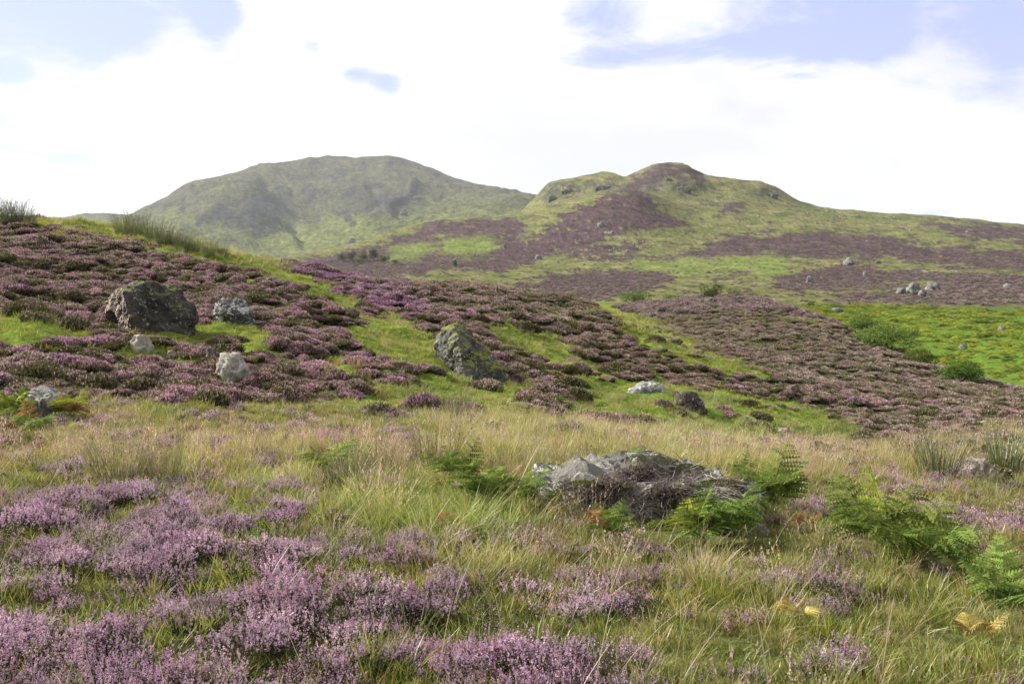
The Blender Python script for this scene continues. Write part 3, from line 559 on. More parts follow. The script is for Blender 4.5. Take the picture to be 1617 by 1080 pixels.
def cand(D0, D1, dens, dens1=None, azm=34):
    """random points in the wedge of view between two distances, density per square metre falling from dens to dens1"""
    dens1 = dens if dens1 is None else dens1; A = (D1 * D1 - D0 * D0) * R(azm + 26); n = int(A * dens)
    D = np.sqrt(RNG.uniform(D0 * D0, D1 * D1, n)); wd = np.where(D < 14, azm + 26 * np.clip((14 - D) / 7, 0, 1), azm); a = RNG.uniform(-1, 1, n) * R(azm + 26)
    keep = (np.abs(a) < np.radians(wd)) & (RNG.uniform(0, 1, n) < np.interp(D, [D0, D1], [1, dens1 / dens])); D, a = D[keep], a[keep]
    x, y = D * np.sin(a), D * np.cos(a); z = height(x, y); u, v = project(x, y, z); return x, y, z, u, v, D
def pick(c, m_): return tuple(q[m_] for q in c)

FERN_FOOT = []
ROCK_FOOT = []                                        # (x, y, radius): plants keep off the stones
def off_rocks(x, y):
    k = np.ones(len(x), bool)
    for (a, b, r) in ROCK_FOOT:
        k &= (x - a) ** 2 + (y - b) ** 2 > r * r
        f_ = 1 - min(.6, r * .9 + .1) / math.hypot(a, b); k &= (x - a * f_) ** 2 + (y - b * f_) ** 2 > (r * .55) ** 2
    for (a, b, r) in FERN_FOOT: k &= ((x - a) ** 2 + (y - b) ** 2 > r * r) | (RNG.uniform(0, 1, len(x)) < .3)
    return k

# ------------------------------------------------------------------ stones
def hull_rock(name, pts, mat, label, cat='boulder', sub=4, rough=.06, group=None, foot=.42, parent=None):
    """pts: (u, v, distance) corners of the stone in space; the convex hull is subdivided and roughened."""
    P = [at(*p) for p in pts]; org = sum(P, Vector()) / len(P); size = max((p - org).length for p in P)
    zmin = min(p.z for p in P)
    bm = bmesh.new()
    for p in P: bm.verts.new(p - org)
    r = bmesh.ops.convex_hull(bm, input=bm.verts); 
    bmesh.ops.delete(bm, geom=[e for e in bm.verts if not e.link_faces], context='VERTS')
    for i in range(sub):
        bmesh.ops.triangulate(bm, faces=bm.faces[:]); bmesh.ops.subdivide_edges(bm, edges=[e for e in bm.edges if e.calc_length() > size * (.30 / (1.6 ** i))], cuts=1, use_grid_fill=True)
        if i == 0: bmesh.ops.smooth_vert(bm, verts=bm.verts, factor=.1, use_axis_x=True, use_axis_y=True, use_axis_z=True)
    bmesh.ops.triangulate(bm, faces=bm.faces[:]); bm.normal_update()
    for v in bm.verts:
        q = v.co / size; sd = Vector((org.x, org.y, 0))
        n = mnoise.fractal(q * 2.0 + sd, .9, 2.0, 5) * rough * 1.6 + (abs(mnoise.noise(q * 3.3 + sd)) - .25) * -rough * 2.2 + (abs(mnoise.noise(q * 8 + sd)) - .2) * -rough * .9 + mnoise.noise(q * 17 + sd) * rough * .4 + (abs(mnoise.noise(q * 5 + sd * 2)) < .03) * -rough * .35
        v.co += v.normal * n * size
    me = bpy.data.meshes.new(name); bm.to_mesh(me); bm.free(); me.polygons.foreach_set('use_smooth', np.full(len(me.polygons), sub < 4))
    o = link(name, me, mat, parent); o.location = org
    if not parent: tag(o, label, cat, group)
    xs = [p.x for p in P]; ys = [p.y for p in P]; wx = (max(xs) - min(xs)); ROCK_FOOT.append(((max(xs) + min(xs)) / 2, (max(ys) + min(ys)) / 2, wx * foot))
    return o
def simple_rock(name, u0, u1, v0, v1, mat, label, cat='boulder', dep=.7, group=None, shape=None, rough=.07, sub=3):
    """a stone standing on the ground at the base row v1, spanning u0..u1, its top at v0"""
    D = hit((u0 + u1) / 2, v1); w = (u1 - u0) / F * D * dep; um = (u0 + u1) / 2; hw = (u1 - u0) / 2; hh = v1 - v0; pts = []
    rr = random.Random(int(u0 * 7 + v0)); low = v1 + max(3, hh * .3)
    for k in range(9):
        a = 6.283 * k / 9; pts.append((um + hw * .96 * math.cos(a), low - hh * .1 + rr.uniform(-.05, .05) * hh, D + w * .5 + w * .5 * math.sin(a)))
        pts.append((um + hw * (.9 if math.cos(a) < 0 else .98) * math.cos(a) * rr.uniform(.85, 1), v1 - hh * rr.uniform(.3, .62), D + w * .5 + w * .45 * math.sin(a)))
    for k in range(5):
        a = 6.283 * k / 5 + rr.uniform(0, 1); pts.append((um + hw * .5 * math.cos(a) + hw * (shape or 0), v1 - hh * rr.uniform(.86, 1.0), D + w * .5 + w * .28 * math.sin(a)))
    return hull_rock(name, pts, mat, label, cat, sub, rough, group)

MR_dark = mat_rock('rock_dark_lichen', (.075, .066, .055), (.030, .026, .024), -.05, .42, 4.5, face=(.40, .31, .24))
MR_pink = mat_rock('rock_pinkish', (.38, .31, .25), (.24, .20, .16), .2, .05, 4)
MR_white = mat_rock('rock_white_lichen', (.13, .125, .115), (.06, .06, .055), .42, .1, 5)
MR_pale = mat_rock('rock_pale', (.42, .38, .31), (.26, .24, .2), .35, .0, 5)
MR_mossy = mat_rock('rock_mossy', (.15, .145, .125), (.05, .047, .042), 0.05, .8, 3.5, (.20, .21, .03))
MR_grey = mat_rock('rock_grey', (.27, .265, .25), (.14, .135, .125), .45, .05, 5)
MR_flat = mat_rock('rock_flat_grey', (.215, .20, .175), (.075, .065, .055), .3, .1, 7)
MR_peat = mat_rock('rock_peaty', (.09, .07, .055), (.04, .032, .026), .1, .3, 6)
MR_far = mat_rock('rock_far', (.22, .22, .205), (.10, .10, .095), .25, .2, .5)
MR_crag = mat_rock('rock_crag', (.15, .15, .125), (.08, .08, .068), -.1, .9, .25, (.14, .15, .06))

D1 = hit(240, 528)
def rel(D, lst): return [(u, v, D + d) for u, v, d in lst]
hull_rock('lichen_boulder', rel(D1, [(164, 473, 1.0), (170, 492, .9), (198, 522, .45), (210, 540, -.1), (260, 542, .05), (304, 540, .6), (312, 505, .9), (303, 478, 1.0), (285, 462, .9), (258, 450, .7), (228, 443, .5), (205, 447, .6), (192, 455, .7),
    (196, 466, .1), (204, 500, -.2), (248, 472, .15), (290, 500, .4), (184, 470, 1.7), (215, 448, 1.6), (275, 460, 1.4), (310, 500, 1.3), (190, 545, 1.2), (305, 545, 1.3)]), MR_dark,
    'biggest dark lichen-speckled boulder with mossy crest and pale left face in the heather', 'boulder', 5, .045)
hull_rock('lichen_boulder', rel(hit(372, 510), [(337, 492, 0), (340, 478, .1), (352, 471, .2), (378, 470, .2), (392, 480, .1), (403, 498, .05), (402, 516, 0), (370, 522, -.1), (345, 508, -.1), (365, 488, -.15), (345, 485, .8), (390, 485, .8), (398, 520, .8), (345, 518, .8)]), MR_white,
    'boulder splashed with white lichen just right of the biggest dark boulder', 'boulder', 4, .06)
simple_rock('stone', 200, 246, 529, 556, MR_pale, 'small whitish rounded stone in grass below the biggest dark boulder', 'stone')
simple_rock('stone', 261, 281, 553, 568, MR_pink, 'tiny buff stone between the whitish stone and the cream boulder', 'stone')
simple_rock('stone', 321, 346, 549, 574, MR_white, 'small black and white stone tucked behind the cream boulder', 'stone')
simple_rock('pale_boulder', 334, 396, 556, 604, MR_pale, 'rounded cream boulder with shaded right side sunk in purple heather', 'boulder', shape=-.1)
simple_rock('stone', 490, 516, 585, 598, MR_pale, 'small flat cream stone right of the cream boulder at the slope foot', 'stone')
hull_rock('mossy_boulder', rel(hit(745, 598), [(689, 530, .7), (691, 560, .6), (705, 590, .3), (738, 608, -.35), (790, 606, .4), (808, 596, .8), (784, 571, .9), (758, 546, .8), (738, 520, .6), (715, 514, .4), (700, 518, .5), (712, 560, .0), (730, 575, -.35), (770, 585, .15), (722, 530, -.05),
    (700, 530, 1), (732, 522, 1.2), (782, 580, 1.2), (800, 608, 1.1), (700, 605, 1.1)]), MR_mossy,
    'tall leaning grey boulder with yellow moss on its crest in the middle of the slope', 'boulder', 5, .045)
simple_rock('flat_rock', 984, 1054, 603, 623, MR_grey, 'flat pale grey rock lying in green grass below the heather ridge', 'rock', shape=.3)
simple_rock('peaty_rock', 1060, 1118, 618, 649, MR_peat, 'dark brown peaty rock in bright grass right of the flat grey rock', 'rock', shape=-.2)
simple_rock('stone', 1222, 1252, 674, 688, MR_pink, 'low brown stone at the edge of the bright grass', 'stone')
simple_rock('stone', 1269, 1290, 594, 606, MR_white, 'small white stone in heather on the right hand knoll', 'stone')
simple_rock('stone', 1544, 1562, 664, 676, MR_pale, 'small cream stone at the right foot of the heather knoll', 'stone')
simple_rock('stone', 1110, 1136, 471, 482, MR_peat, 'dark stone on the crest of the right hand heather knoll', 'stone')
simple_rock('half_hidden_rock', 1492, 1580, 722, 758, MR_pink, 'brownish grey rock half hidden behind tall rushes at the right edge', 'rock', shape=0)
hull_rock('grey_boulder', rel(hit(72, 662), [(40, 622, .1), (48, 612, .15), (70, 611, .15), (88, 618, .1), (108, 622, .1), (98, 640, 0), (88, 662, -.05), (72, 668, -.1), (52, 655, -.05), (40, 640, 0), (66, 630, -.12), (50, 615, .6), (90, 620, .6), (95, 668, .6), (50, 668, .6)]), MR_grey,
    'angular grey boulder among yellow bracken at the left edge', 'boulder', 4, .05)
Df1 = hit(1000, 830)
hull_rock('foreground_rock', rel(Df1, [(842, 752, .35), (848, 775, .2), (870, 790, .1), (905, 741, .5), (940, 731, .6), (985, 725, .65), (1030, 732, .6), (1075, 735, .6), (1105, 747, .5), (1150, 757, .4), (1185, 768, .35), (1200, 795, .2), (1190, 860, .1), (1100, 860, 0), (960, 850, 0), (880, 835, .1),
    (900, 765, .1), (980, 752, .05), (1070, 762, 0), (1140, 785, 0), (870, 745, 1.2), (990, 726, 1.4), (1100, 742, 1.3), (1190, 770, 1.1), (1190, 860, 1.2), (860, 850, 1.2)]), MR_flat,
    'long low grey rock draped with dead heather twigs in the foreground bracken', 'rock', 5, .06, foot=.30)
# stones on the middle moor and in the bracken
for (u0, u1, v0, v1, mt_, lb) in [
 (1414, 1432, 455, 465, MR_far, 'low grey block at the left end of the rock cluster on the right moor'), (1430, 1458, 447, 465, MR_far, 'tallest block of the grey rock cluster on the right moor'), (1460, 1486, 446, 459, MR_far, 'grey slab at the right end of the rock cluster on the right moor'),
 (1448, 1466, 458, 468, MR_far, 'small grey block in front of the rock cluster on the right moor'),
 (1330, 1351, 407, 419, MR_far, 'grey crag block in purple heather on the upper right moor'), (1272, 1284, 436, 447, MR_far, 'upright pale stone alone in heather left of the rock cluster'), (1362, 1371, 428, 437, MR_far, 'small pale stone on the grass above the rock cluster'),
 (943, 956, 350, 360, MR_far, 'pale boulder on the dark heather spur below the peak'), (953, 975, 366, 370, MR_far, 'thin pale slab below the pale boulder on the heather spur'),
 (844, 856, 402, 410, MR_far, 'small grey stone at the foot of the heather spur'), (1498, 1516, 497, 502, MR_far, 'flat pale stone at the top of the yellow green bracken'), (1512, 1528, 543, 552, MR_far, 'brown stone in the middle of the yellow green bracken'),
 (1311, 1334, 486, 494, MR_far, 'flat grey stone at the upper left corner of the bracken'), (1574, 1592, 515, 524, MR_far, 'grey stone low in the bracken near the right edge'), (1113, 1124, 428, 432, MR_peat, 'dark stone on the green moor above the bushes'),
 (1583, 1600, 448, 454, MR_far, 'pale stone in the heather at the far right of the moor'), (1380, 1392, 411, 417, MR_peat, 'dark block right of the grey crag block on the upper moor'),
 (715, 722, 408, 418, MR_far, 'pale standing stone at the foot of the dark heather'), (795, 800, 385, 394, MR_far, 'narrow pale stone low on the heather spur')]:
    simple_rock('moor_boulder', u0, u1, v0, v1, mt_, lb, 'boulder', sub=2, rough=.12)
for i in range(46):
    u, v = [(random.gauss(1010, 45), random.gauss(386, 7)), (random.uniform(900, 1600), random.uniform(350, 460)), (random.gauss(1300, 60), random.gauss(345, 8)), (random.uniform(850, 1100), random.uniform(380, 420))][i % 4]
    s = random.uniform(1.4, 3.2)
    simple_rock('moor_stone', u - s, u + s, v - s * .9, v + .6, MR_far, 'tiny pale stone speck scattered on the distant moor', 'stone', sub=1, rough=.12, group='tiny stones scattered over the distant moor')
for (u0, u1, v0, v1, lb) in [(1062, 1100, 286, 304, 'dark crag just below the highest summit of the middle hill'), (1046, 1066, 276, 286, 'small crag left of the summit crag'), (930, 985, 288, 300, 'long broken crag under the left top of the middle hill'), (880, 915, 292, 306, 'crag at the left shoulder of the middle hill'), (862, 885, 300, 318, 'steep dark crag on the left skyline of the middle hill'),
    (1196, 1238, 298, 312, 'low crag on the right shoulder of the middle hill')]:
    simple_rock('crag', u0 + (u1 - u0) * .15, u1 - (u1 - u0) * .2, v0 + (v1 - v0) * .5, v1, MR_crag, lb, 'crag', dep=.5, sub=4, rough=.13)
for (u0, u1, v0, v1, lb) in [(650, 668, 310, 316, 'grey crag on the right flank of the big mountain'), (630, 646, 330, 341, 'steep grey crag low on the right flank of the big mountain'), (550, 562, 376, 384, 'pale rock knob at the foot of the big mountain')]:
    simple_rock('mountain_crag', u0, u1, v0, v1, MR_far, lb, 'crag', dep=.5, sub=4, rough=.13)
for (u, v, r_) in [(770, 800, .26), (860, 800, .2), (960, 850, .2), (1090, 850, .28), (1150, 850, .28), (1215, 815, .25), (1400, 860, .3), (1460, 890, .3), (1600, 985, .25), (1560, 940, .2), (520, 755, .3), (20, 665, .5), (112, 665, .5), (45, 690, .4), (730, 770, .2)]:
    p = at(u, v, hit(u, v)); FERN_FOOT.append((p.x, p.y, r_ * .9))

# ------------------------------------------------------------------ ground plants
KEEP = lambda c: pick(c, off_rocks(c[0], c[1]))
rand = lambda n: RNG.uniform(0, 1, n)
# heather mounds on the slopes
c = KEEP(cand(11.5, 60, 21, 11)); x, y, z, u, v, D = c
wu_ = u + fbm(x / 3, y / 3, 3, 61) * 34; wv_ = v + fbm(x / 3, y / 3, 3, 62) * 14
hp = samp(SLOPE, u, v + 3) * (1 - samp(GREEN, wu_, wv_)); nzv = fbm(x / 1.7, y / 1.7, 3, 101)
kn = sst(u, 960, 1060) * (v > 465) * (1 - samp(GREEN, u, v)); p = sst(hp * .85 + .15 + .6 * kn + nzv * 1.15 + .45 * fbm(x / .6, y / .6, 2, 102), .38, .66) * .93
low = sst(v, 600, 680) 
m_ = rand(len(x)) < p; c = pick(c, m_); x, y, z, u, v, D = c
s = RNG.uniform(.36, .98, len(x)) * (1 - .15 * sst(u, 900, 1050)) * (1 + .25 * fbm(x / 3, y / 3, 2, 103)); brn = fbm(x / 7, y / 7, 3, 104)
bright = np.exp(-(seg_d(u, v, [(400, 415), (520, 440), (640, 480)]) / 26) ** 2)
right = sst(u, 700, 900)
tn = np.stack([.10 + .25 * brn + .12 * bright, .04 + .08 * right + .25 * brn - .08 * bright, .02 + .3 * brn + .38 * bright - .05 * right], -1)
far = D > 34
for nm, kk, mm in (('heather_mounds', 'mound', ~far), ('far_heather_mounds', 'moundlow', far)):
    scatter(nm, kk, x[mm], y[mm], z[mm] - .04, np.stack([s * 1.25 * RNG.uniform(.8, 1.3, len(s)), s * 1.2, s * RNG.uniform(.45, 1.1, len(s))], -1)[mm], tn[mm], .12, 'rounded purple and brown heather mounds covering the slopes', 'heather')
c = cand(58, 95, 7); x, y, z, u, v, D = c
m_ = rand(len(x)) < sst((1 - samp(GREEN, u, v)) * (1 - samp(BRACK, u, v)) + fbm(x / 3, y / 3, 3, 105) * .5, .4, .6); m_ &= (D < 80) & (u > 930); c = pick(c, m_); x, y, z, u, v, D = c
scatter('knoll_heather', 'moundlow', x, y, z - .03, RNG.uniform(.7, 1.3, len(x)), None, .12, 'brownish purple heather over the back of the right hand knoll', 'heather')
# short green turf on the slopes
c = KEEP(cand(11.5, 62, 26, 7)); x, y, z, u, v, D = c
wu_ = u + fbm(x / 3, y / 3, 3, 61) * 34; wv_ = v + fbm(x / 3, y / 3, 3, 62) * 14
gp = np.maximum(samp(GREEN, wu_, wv_), samp(LUSH, wu_, wv_)); m_ = rand(len(x)) < gp * .95 + samp(SLOPE, u, v) * .38 * (1 - .85 * sst(u, 960, 1060) * (1 - samp(GREEN, u, v)))
c = pick(c, m_); x, y, z, u, v, D = c
far_s = 1 + sst(D, 25, 60) * 1.3; yel = fbm(x / 2.5, y / 2.5, 3, 111) + .9 * fbm(x / .7, y / .7, 2, 112)
scatter('green_turf', 'short', x, y, z, RNG.uniform(.8, 1.5, len(x)) * far_s, np.stack([.6 + .9 * yel, .42 + .5 * yel, .1 + yel * .3], -1), .25, 'bright green mossy turf between the heather mounds', 'grass')
# taller tufts on the slope
c = KEEP(cand(13, 60, 12, 4)); x, y, z, u, v, D = c
gp = samp(GREEN, u, v) * samp(SLOPE, u, v); top = (v < 420) & (u < 460)
m_ = rand(len(x)) < gp * .7 * sst(fbm(x / 2, y / 2, 3, 113), -.15, .3) + top * gp * .5; c = pick(c, m_); x, y, z, u, v, D = c
scatter('slope_tussocks', 'straw', x, y, z, RNG.uniform(.6, 1.0, len(x)), np.stack([.1 + .3 * fbm(x / 2, y / 2, 2, 114), 0 * x, 0 * x - .1], -1), .15, 'loose pale tussocks of grass on the slopes', 'grass')
# the meadow
c = KEEP(cand(2.6, 31, 62, 16)); x, y, z, u, v, D = c
mea = (1 - samp(SLOPE, u, v - 2)); fg = samp(FGH, u, v); st = samp(STRAW, u, v); lu = samp(LUSH, u, v); pk = samp(PINK, u, v)
n_ = fbm(x / 1.1, y / 1.1, 3, 121)
def lowf(u, v): return 1 - .5 * (1 - sst(v, 680, 720)) * (1 - sst(u, 600, 720)) - .5 * sst(u, 1150, 1300) * sst(v, 745, 770) * (1 - sst(v, 880, 930))
m_ = rand(len(x)) < mea * np.clip(.62 - .38 * fg - .30 * st + .25 * lu - .22 * pk + n_ * .35, .02, 1)
c1 = pick(c, m_); xx, yy, z1, u1, v1, d1 = c1; hs = RNG.uniform(.35, 1.1, len(xx)) * (1 - .25 * samp(PINK, u1, v1)) * (1 - .45 * samp(FGH, u1, v1)); l1 = samp(LUSH, u1, v1); q = fbm(xx / 1.5, yy / 1.5, 3, 122)
dry = sst(fbm(xx / .9, yy / .9, 3, 127), .0, .4) * (1 - l1)
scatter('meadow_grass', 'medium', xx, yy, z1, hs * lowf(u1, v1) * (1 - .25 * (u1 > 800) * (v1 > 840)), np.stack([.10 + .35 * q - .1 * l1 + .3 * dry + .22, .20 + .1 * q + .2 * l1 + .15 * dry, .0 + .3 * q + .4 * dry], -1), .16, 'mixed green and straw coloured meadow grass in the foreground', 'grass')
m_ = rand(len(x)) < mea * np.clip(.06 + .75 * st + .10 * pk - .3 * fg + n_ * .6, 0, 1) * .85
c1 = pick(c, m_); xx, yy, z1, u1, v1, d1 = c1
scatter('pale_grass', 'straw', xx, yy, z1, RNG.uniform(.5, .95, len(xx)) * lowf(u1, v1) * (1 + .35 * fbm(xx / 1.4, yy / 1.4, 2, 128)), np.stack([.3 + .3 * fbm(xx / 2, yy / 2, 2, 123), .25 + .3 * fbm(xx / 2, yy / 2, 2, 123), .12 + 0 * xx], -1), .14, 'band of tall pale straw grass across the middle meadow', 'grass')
m_ = rand(len(x)) < mea * np.clip(.03 + .20 * pk + .05 * st - .3 * fg + n_ * .5, 0, 1) * .7
c1 = pick(c, m_); xx, yy, z1, u1, v1, d1 = c1; pk1 = samp(PINK, u1, v1)
scatter('seeding_grass', 'seed', xx, yy, z1, RNG.uniform(.5, .95, len(xx)) * lowf(u1, v1), np.stack([.08 + .15 * pk1, -.05 * pk1, .25 * pk1], -1), .14, 'wispy flowering grass with pinkish buff seed heads', 'grass')
# short turf under the meadow
c = KEEP(cand(2.6, 20, 55, 30)); x, y, z, u, v, D = c; m_ = rand(len(x)) < (1 - samp(SLOPE, u, v)) * (.8 - .2 * samp(FGH, u, v)); c = pick(c, m_); x, y, z, u, v, D = c
q = fbm(x / 1.3, y / 1.3, 3, 124); pk1 = samp(PINK, u, v)
scatter('low_turf', 'short', x, y, z, RNG.uniform(.8, 1.6, len(x)), np.stack([.35 + .6 * q + .25 * pk1, .22 + .3 * q, .1 + .3 * q + .5 * pk1], -1), .2, 'low turf under the taller meadow grass', 'grass')
# foreground heather
c = KEEP(cand(2.6, 15.5, 120, 60)); x, y, z, u, v, D = c; n_ = fbm(x / .8, y / .8, 3, 131); n2_ = fbm(x / .35, y / .35, 2, 132)
fg = samp(FGH, u + fbm(x / .7, y / .7, 3, 134) * 70, v + fbm(x / .7, y / .7, 3, 135) * 50)
hollow = np.exp(-(np.hypot((u - 130) / 110, (v - 925) / 26)) ** 2) + np.exp(-(np.hypot((u - 470) / 120, (v - 935) / 22)) ** 2) + .8 * np.exp(-(np.hypot((u - 220) / 60, (v - 985) / 22)) ** 2) + .6 * np.exp(-(np.hypot((u - 620) / 50, (v - 950) / 18)) ** 2); fs = samp(FGS, u, v); pk = samp(PINK, u, v)
m_ = rand(len(x)) < np.clip(fg * sst(n_ * .8 + 1.5 * n2_ - .9 * hollow, -.70, .45) * .88 + fs * sst(n_ + .6 * n2_, -.3, .4) * .5 + .16 * (u > 700) * (v > 830) * sst(n_, -.2, .4) + pk * sst(n_ + .2 * n2_, -.1, .35) * .42 + .025, 0, 1) * (1 - samp(SLOPE, u, v))
c = pick(c, m_); x, y, z, u, v, D = c; n_ = fbm(x / .8, y / .8, 3, 131); fg = samp(FGH, u, v)
mx_ = (RNG.integers(0, 9, len(x))); loose = rand(len(x)) > fg * 1.4; mx_ = np.where(~loose & (mx_ >= 7), 1, mx_)
s = RNG.uniform(.75, 1.2, len(x)) * (.60 + .40 * sst(n_, -.4, .4)) * (.85 + .15 * fg); q = fbm(x / .6, y / .6, 3, 133)
scatter('foreground_heather', 'sprig', x, y, z + .05 * sst(n_, -.3, .5) * fg, s * .85, np.stack([.12 + .3 * q, .12 + .2 * q, .12 + .35 * q], -1), .22, 'pink and lilac flowering heather filling the lower left foreground', 'heather', idx=mx_)
# bracken hillside beyond the knoll
c = cand(62, 178, 2.4, 1.8, 33); x, y, z, u, v, D = c; m_ = (samp(BRACK, u + fbm(x / 8, y / 8, 3, 141) * 20, v + fbm(x / 8, y / 8, 3, 142) * 8) > .5) & (u > 1200); c = pick(c, m_); x, y, z, u, v, D = c; q = fbm(x / 7, y / 7, 4, 143)
q = q + .7 * fbm(x / 2.2, y / 2.2, 2, 144)
scatter('bracken_field', 'bracken', x, y, z - .25 + .3 * fbm(x / 3, y / 3, 2, 145), RNG.uniform(.6, 1.25, len(x)) * (1 + .6 * fbm(x / 3, y / 3, 2, 145)), np.stack([.38 + 1.3 * q, .25 + .9 * q, .2 + .5 * q], -1), .15, 'yellow green bracken covering the valley side on the right', 'bracken')
# heather and tussock texture on the nearer moor
c = cand(165, 520, .24, .05, 31); x, y, z, u, v, D = c; wu_ = u + fbm(u / 40, v / 12, 4, 63) * 34; wv_ = v + fbm(u / 60, v / 10, 4, 64) * 12
p = sst(samp(MOORH, wu_, wv_) + fbm((u + v) / 30, (v - .10 * u) / 5, 6, 74, .8) * 2.3 + .15, .25, .85); m_ = (rand(len(x)) < p * .8) & (u > 560) & (v < 500); c = pick(c, m_); x, y, z, u, v, D = c
scatter('moor_heather', 'moundlow', x, y, z - .2, RNG.uniform(1.0, 2.4, len(x)), np.stack([.1 + 0 * x, .15 + 0 * x, .1 + 0 * x], -1), .1, 'dark purple heather patches on the distant moor', 'heather')

# ------------------------------------------------------------------ ferns, rushes, shrubs, trees: single plants
FR = {}
def fronds(kind):
    if kind not in FR:
        cin, cout = {'green': ((.075, .115, .024), (.155, .205, .045)), 'yellow': ((.15, .19, .03), (.25, .27, .04)), 'rust': ((.20, .095, .04), (.27, .15, .065)), 'gold': ((.34, .26, .07), (.46, .37, .13)), 'pale': ((.085, .13, .03), (.17, .23, .055))}[kind]
        FR[kind] = []
        for i in range(4):
            me = frond_mesh(.5, 13, (.25, .5, .7, .9)[i], cin, cout, 10).mesh('frond_' + kind); me.materials.append(M_fern); FR[kind].append(me)
    return FR[kind]
def fern(u, v, n, size, kind, label, group=None, arc=(0, 6.283), alt=None, D=None, lift=0.0):
    D = D or hit(u, v); p = at(u, v, D); z = ground(p.x, p.y)
    root = bpy.data.objects.new('bracken_fern', None); COL.objects.link(root); root.location = (p.x, p.y, z + lift + .05); tag(root, label, 'fern', group)
    for i in range(n):
        ms_ = fronds(alt if (alt and i % 3 == 2) else kind); o = bpy.data.objects.new('frond', ms_[rnd.randrange(4)]); COL.objects.link(o); o.parent = root
        a = arc[0] + (arc[1] - arc[0]) * (i + U(-.3, .3)) / n; s = size / .5 * U(.75, 1.15); o.scale = (s, s, s)
        o.rotation_euler = (U(-.45, .45), U(-.9, -.05), a); o.location = (U(-.06, .06), U(-.06, .06), U(0, .14) * size)
    return root
fern(765, 808, 11, 0.43, 'green', 'large green bracken fern at the left end of the foreground rock')
fern(730, 770, 8, 0.38, 'green', 'small green fern just left of the largest fern beside the rock')
fern(850, 812, 6, 0.31, 'green', 'green fern in front of the pale left tip of the foreground rock')
fern(965, 868, 5, 0.28, 'green', 'dark low fern under the middle of the foreground rock', alt='yellow')
fern(1095, 862, 8, 0.36, 'green', 'bright green fern in front of the foreground rock, right of its middle', alt='yellow')
fern(1150, 862, 9, 0.40, 'pale', 'pale blue-green fern below the right part of the foreground rock')
fern(1215, 815, 10, 0.46, 'green', 'dark green fern standing at the right end of the foreground rock')
fern(1165, 760, 6, 0.20, 'green', 'small fern peeping up behind the right end of the foreground rock')
fern(1390, 875, 11, 0.48, 'green', 'broad green fern alone in the right foreground, left half of the pair', alt='yellow')
fern(1460, 905, 11, 0.48, 'green', 'dark green fern in the right foreground, lower half of the pair')
fern(1600, 985, 9, 0.40, 'pale', 'pale fern arching in at the lower right edge')
fern(1560, 940, 7, 0.33, 'green', 'low green fern just above the arching pale fern')
fern(520, 755, 7, 0.38, 'green', 'solitary dull green fern in grass left of centre', alt='yellow')
fern(20, 665, 10, 0.46, 'yellow', 'yellowing fern left of the angular grey boulder', alt='green')
fern(112, 665, 9, 0.42, 'yellow', 'yellowing fern right of the angular grey boulder', alt='rust')
fern(45, 690, 8, 0.35, 'green', 'rusty and green fern in front of the angular grey boulder', alt='rust')
fern(1245, 1010, 5, 0.14, 'gold', 'small golden yellow dead fern in the lower right grass', lift=.05)
fern(930, 870, 5, 0.16, 'rust', 'rust red dead fern below the foreground rock', lift=.1)
fern(1545, 1060, 5, 0.16, 'gold', 'faded orange fern at the bottom right corner', alt='rust', lift=.1)
fern(1275, 870, 5, 0.14, 'rust', 'thin rusty fern between the rock and the right hand ferns', lift=.1)
fern(705, 850, 4, 0.10, 'rust', 'tiny rust coloured fern in lush grass left of the rock', lift=.05)

RM = []
for i in range(4):
    me = rush(190, .16, .62).mesh('rush_stems'); me.materials.append(M_rush); RM.append(me)
RM2 = []
for i in range(2):
    me = rush(150, .16, .62, (.10, .10, .03), (.28, .24, .10)).mesh('rush_stems'); me.materials.append(M_rush); RM2.append(me)
def rush_plant(u, v, s, label, group=None, ms_=None, D=None):
    D = D or hit(u, v); p = at(u, v, D); ms_ = ms_ or RM
    o = bpy.data.objects.new('rush_clump', ms_[rnd.randrange(len(ms_))]); COL.objects.link(o); o.location = (p.x, p.y, ground(p.x, p.y)); o.rotation_euler = (0, 0, U(0, 6.2)); o.scale = (s * U(.9, 1.3), s, s * U(.85, 1.1))
    return tag(o, label, 'rush', group)
rush_plant(1480, 752, 1.05, 'dark green rush clump left of the half hidden rock'); rush_plant(1440, 735, .9, 'smaller rush clump second to the left of the half hidden rock')
rush_plant(1585, 745, 1.0, 'rush clump at the right edge beyond the half hidden rock'); rush_plant(1530, 720, .8, 'rush clump directly behind the half hidden rock')
rush_plant(190, 765, .95, 'brownish rush clump above the lilac heather at left', ms_=RM2); rush_plant(255, 765, .8, 'brownish rush clump right of its taller neighbour at left', ms_=RM2)
rush_plant(720, 668, .85, 'green rush clump below the leaning mossy boulder'); rush_plant(690, 745, .9, 'buff rush clump in the middle meadow', ms_=RM2); rush_plant(600, 745, .7, 'low buff rush clump left of centre', ms_=RM2)
rush_plant(545, 770, .7, 'dark rush clump beside the solitary fern')
for i, (u, v, s) in enumerate([(195, 372, 1.5), (212, 372, 1.7), (228, 376, 1.6), (243, 380, 1.6), (258, 385, 1.5), (272, 388, 1.4), (288, 394, 1.3), (305, 398, 1.2), (330, 405, 1.1), (350, 408, 1.1)]):
    rush_plant(u, v, s * 1.05, 'grey green rush clump, %s from the left in the row on the left skyline' % ('first second third fourth fifth sixth seventh eighth ninth tenth'.split()[i]), 'rushes in a row along the left skyline')
for i, (u, v, s) in enumerate([(2, 352, 1.6), (16, 353, 1.7), (30, 354, 1.5), (42, 356, 1.2)]):
    rush_plant(u, v, s * 1.15, 'dark rush clump on the far left skyline, %s from the left edge' % ('first second third fourth'.split()[i]), 'rushes on the skyline at the left edge')

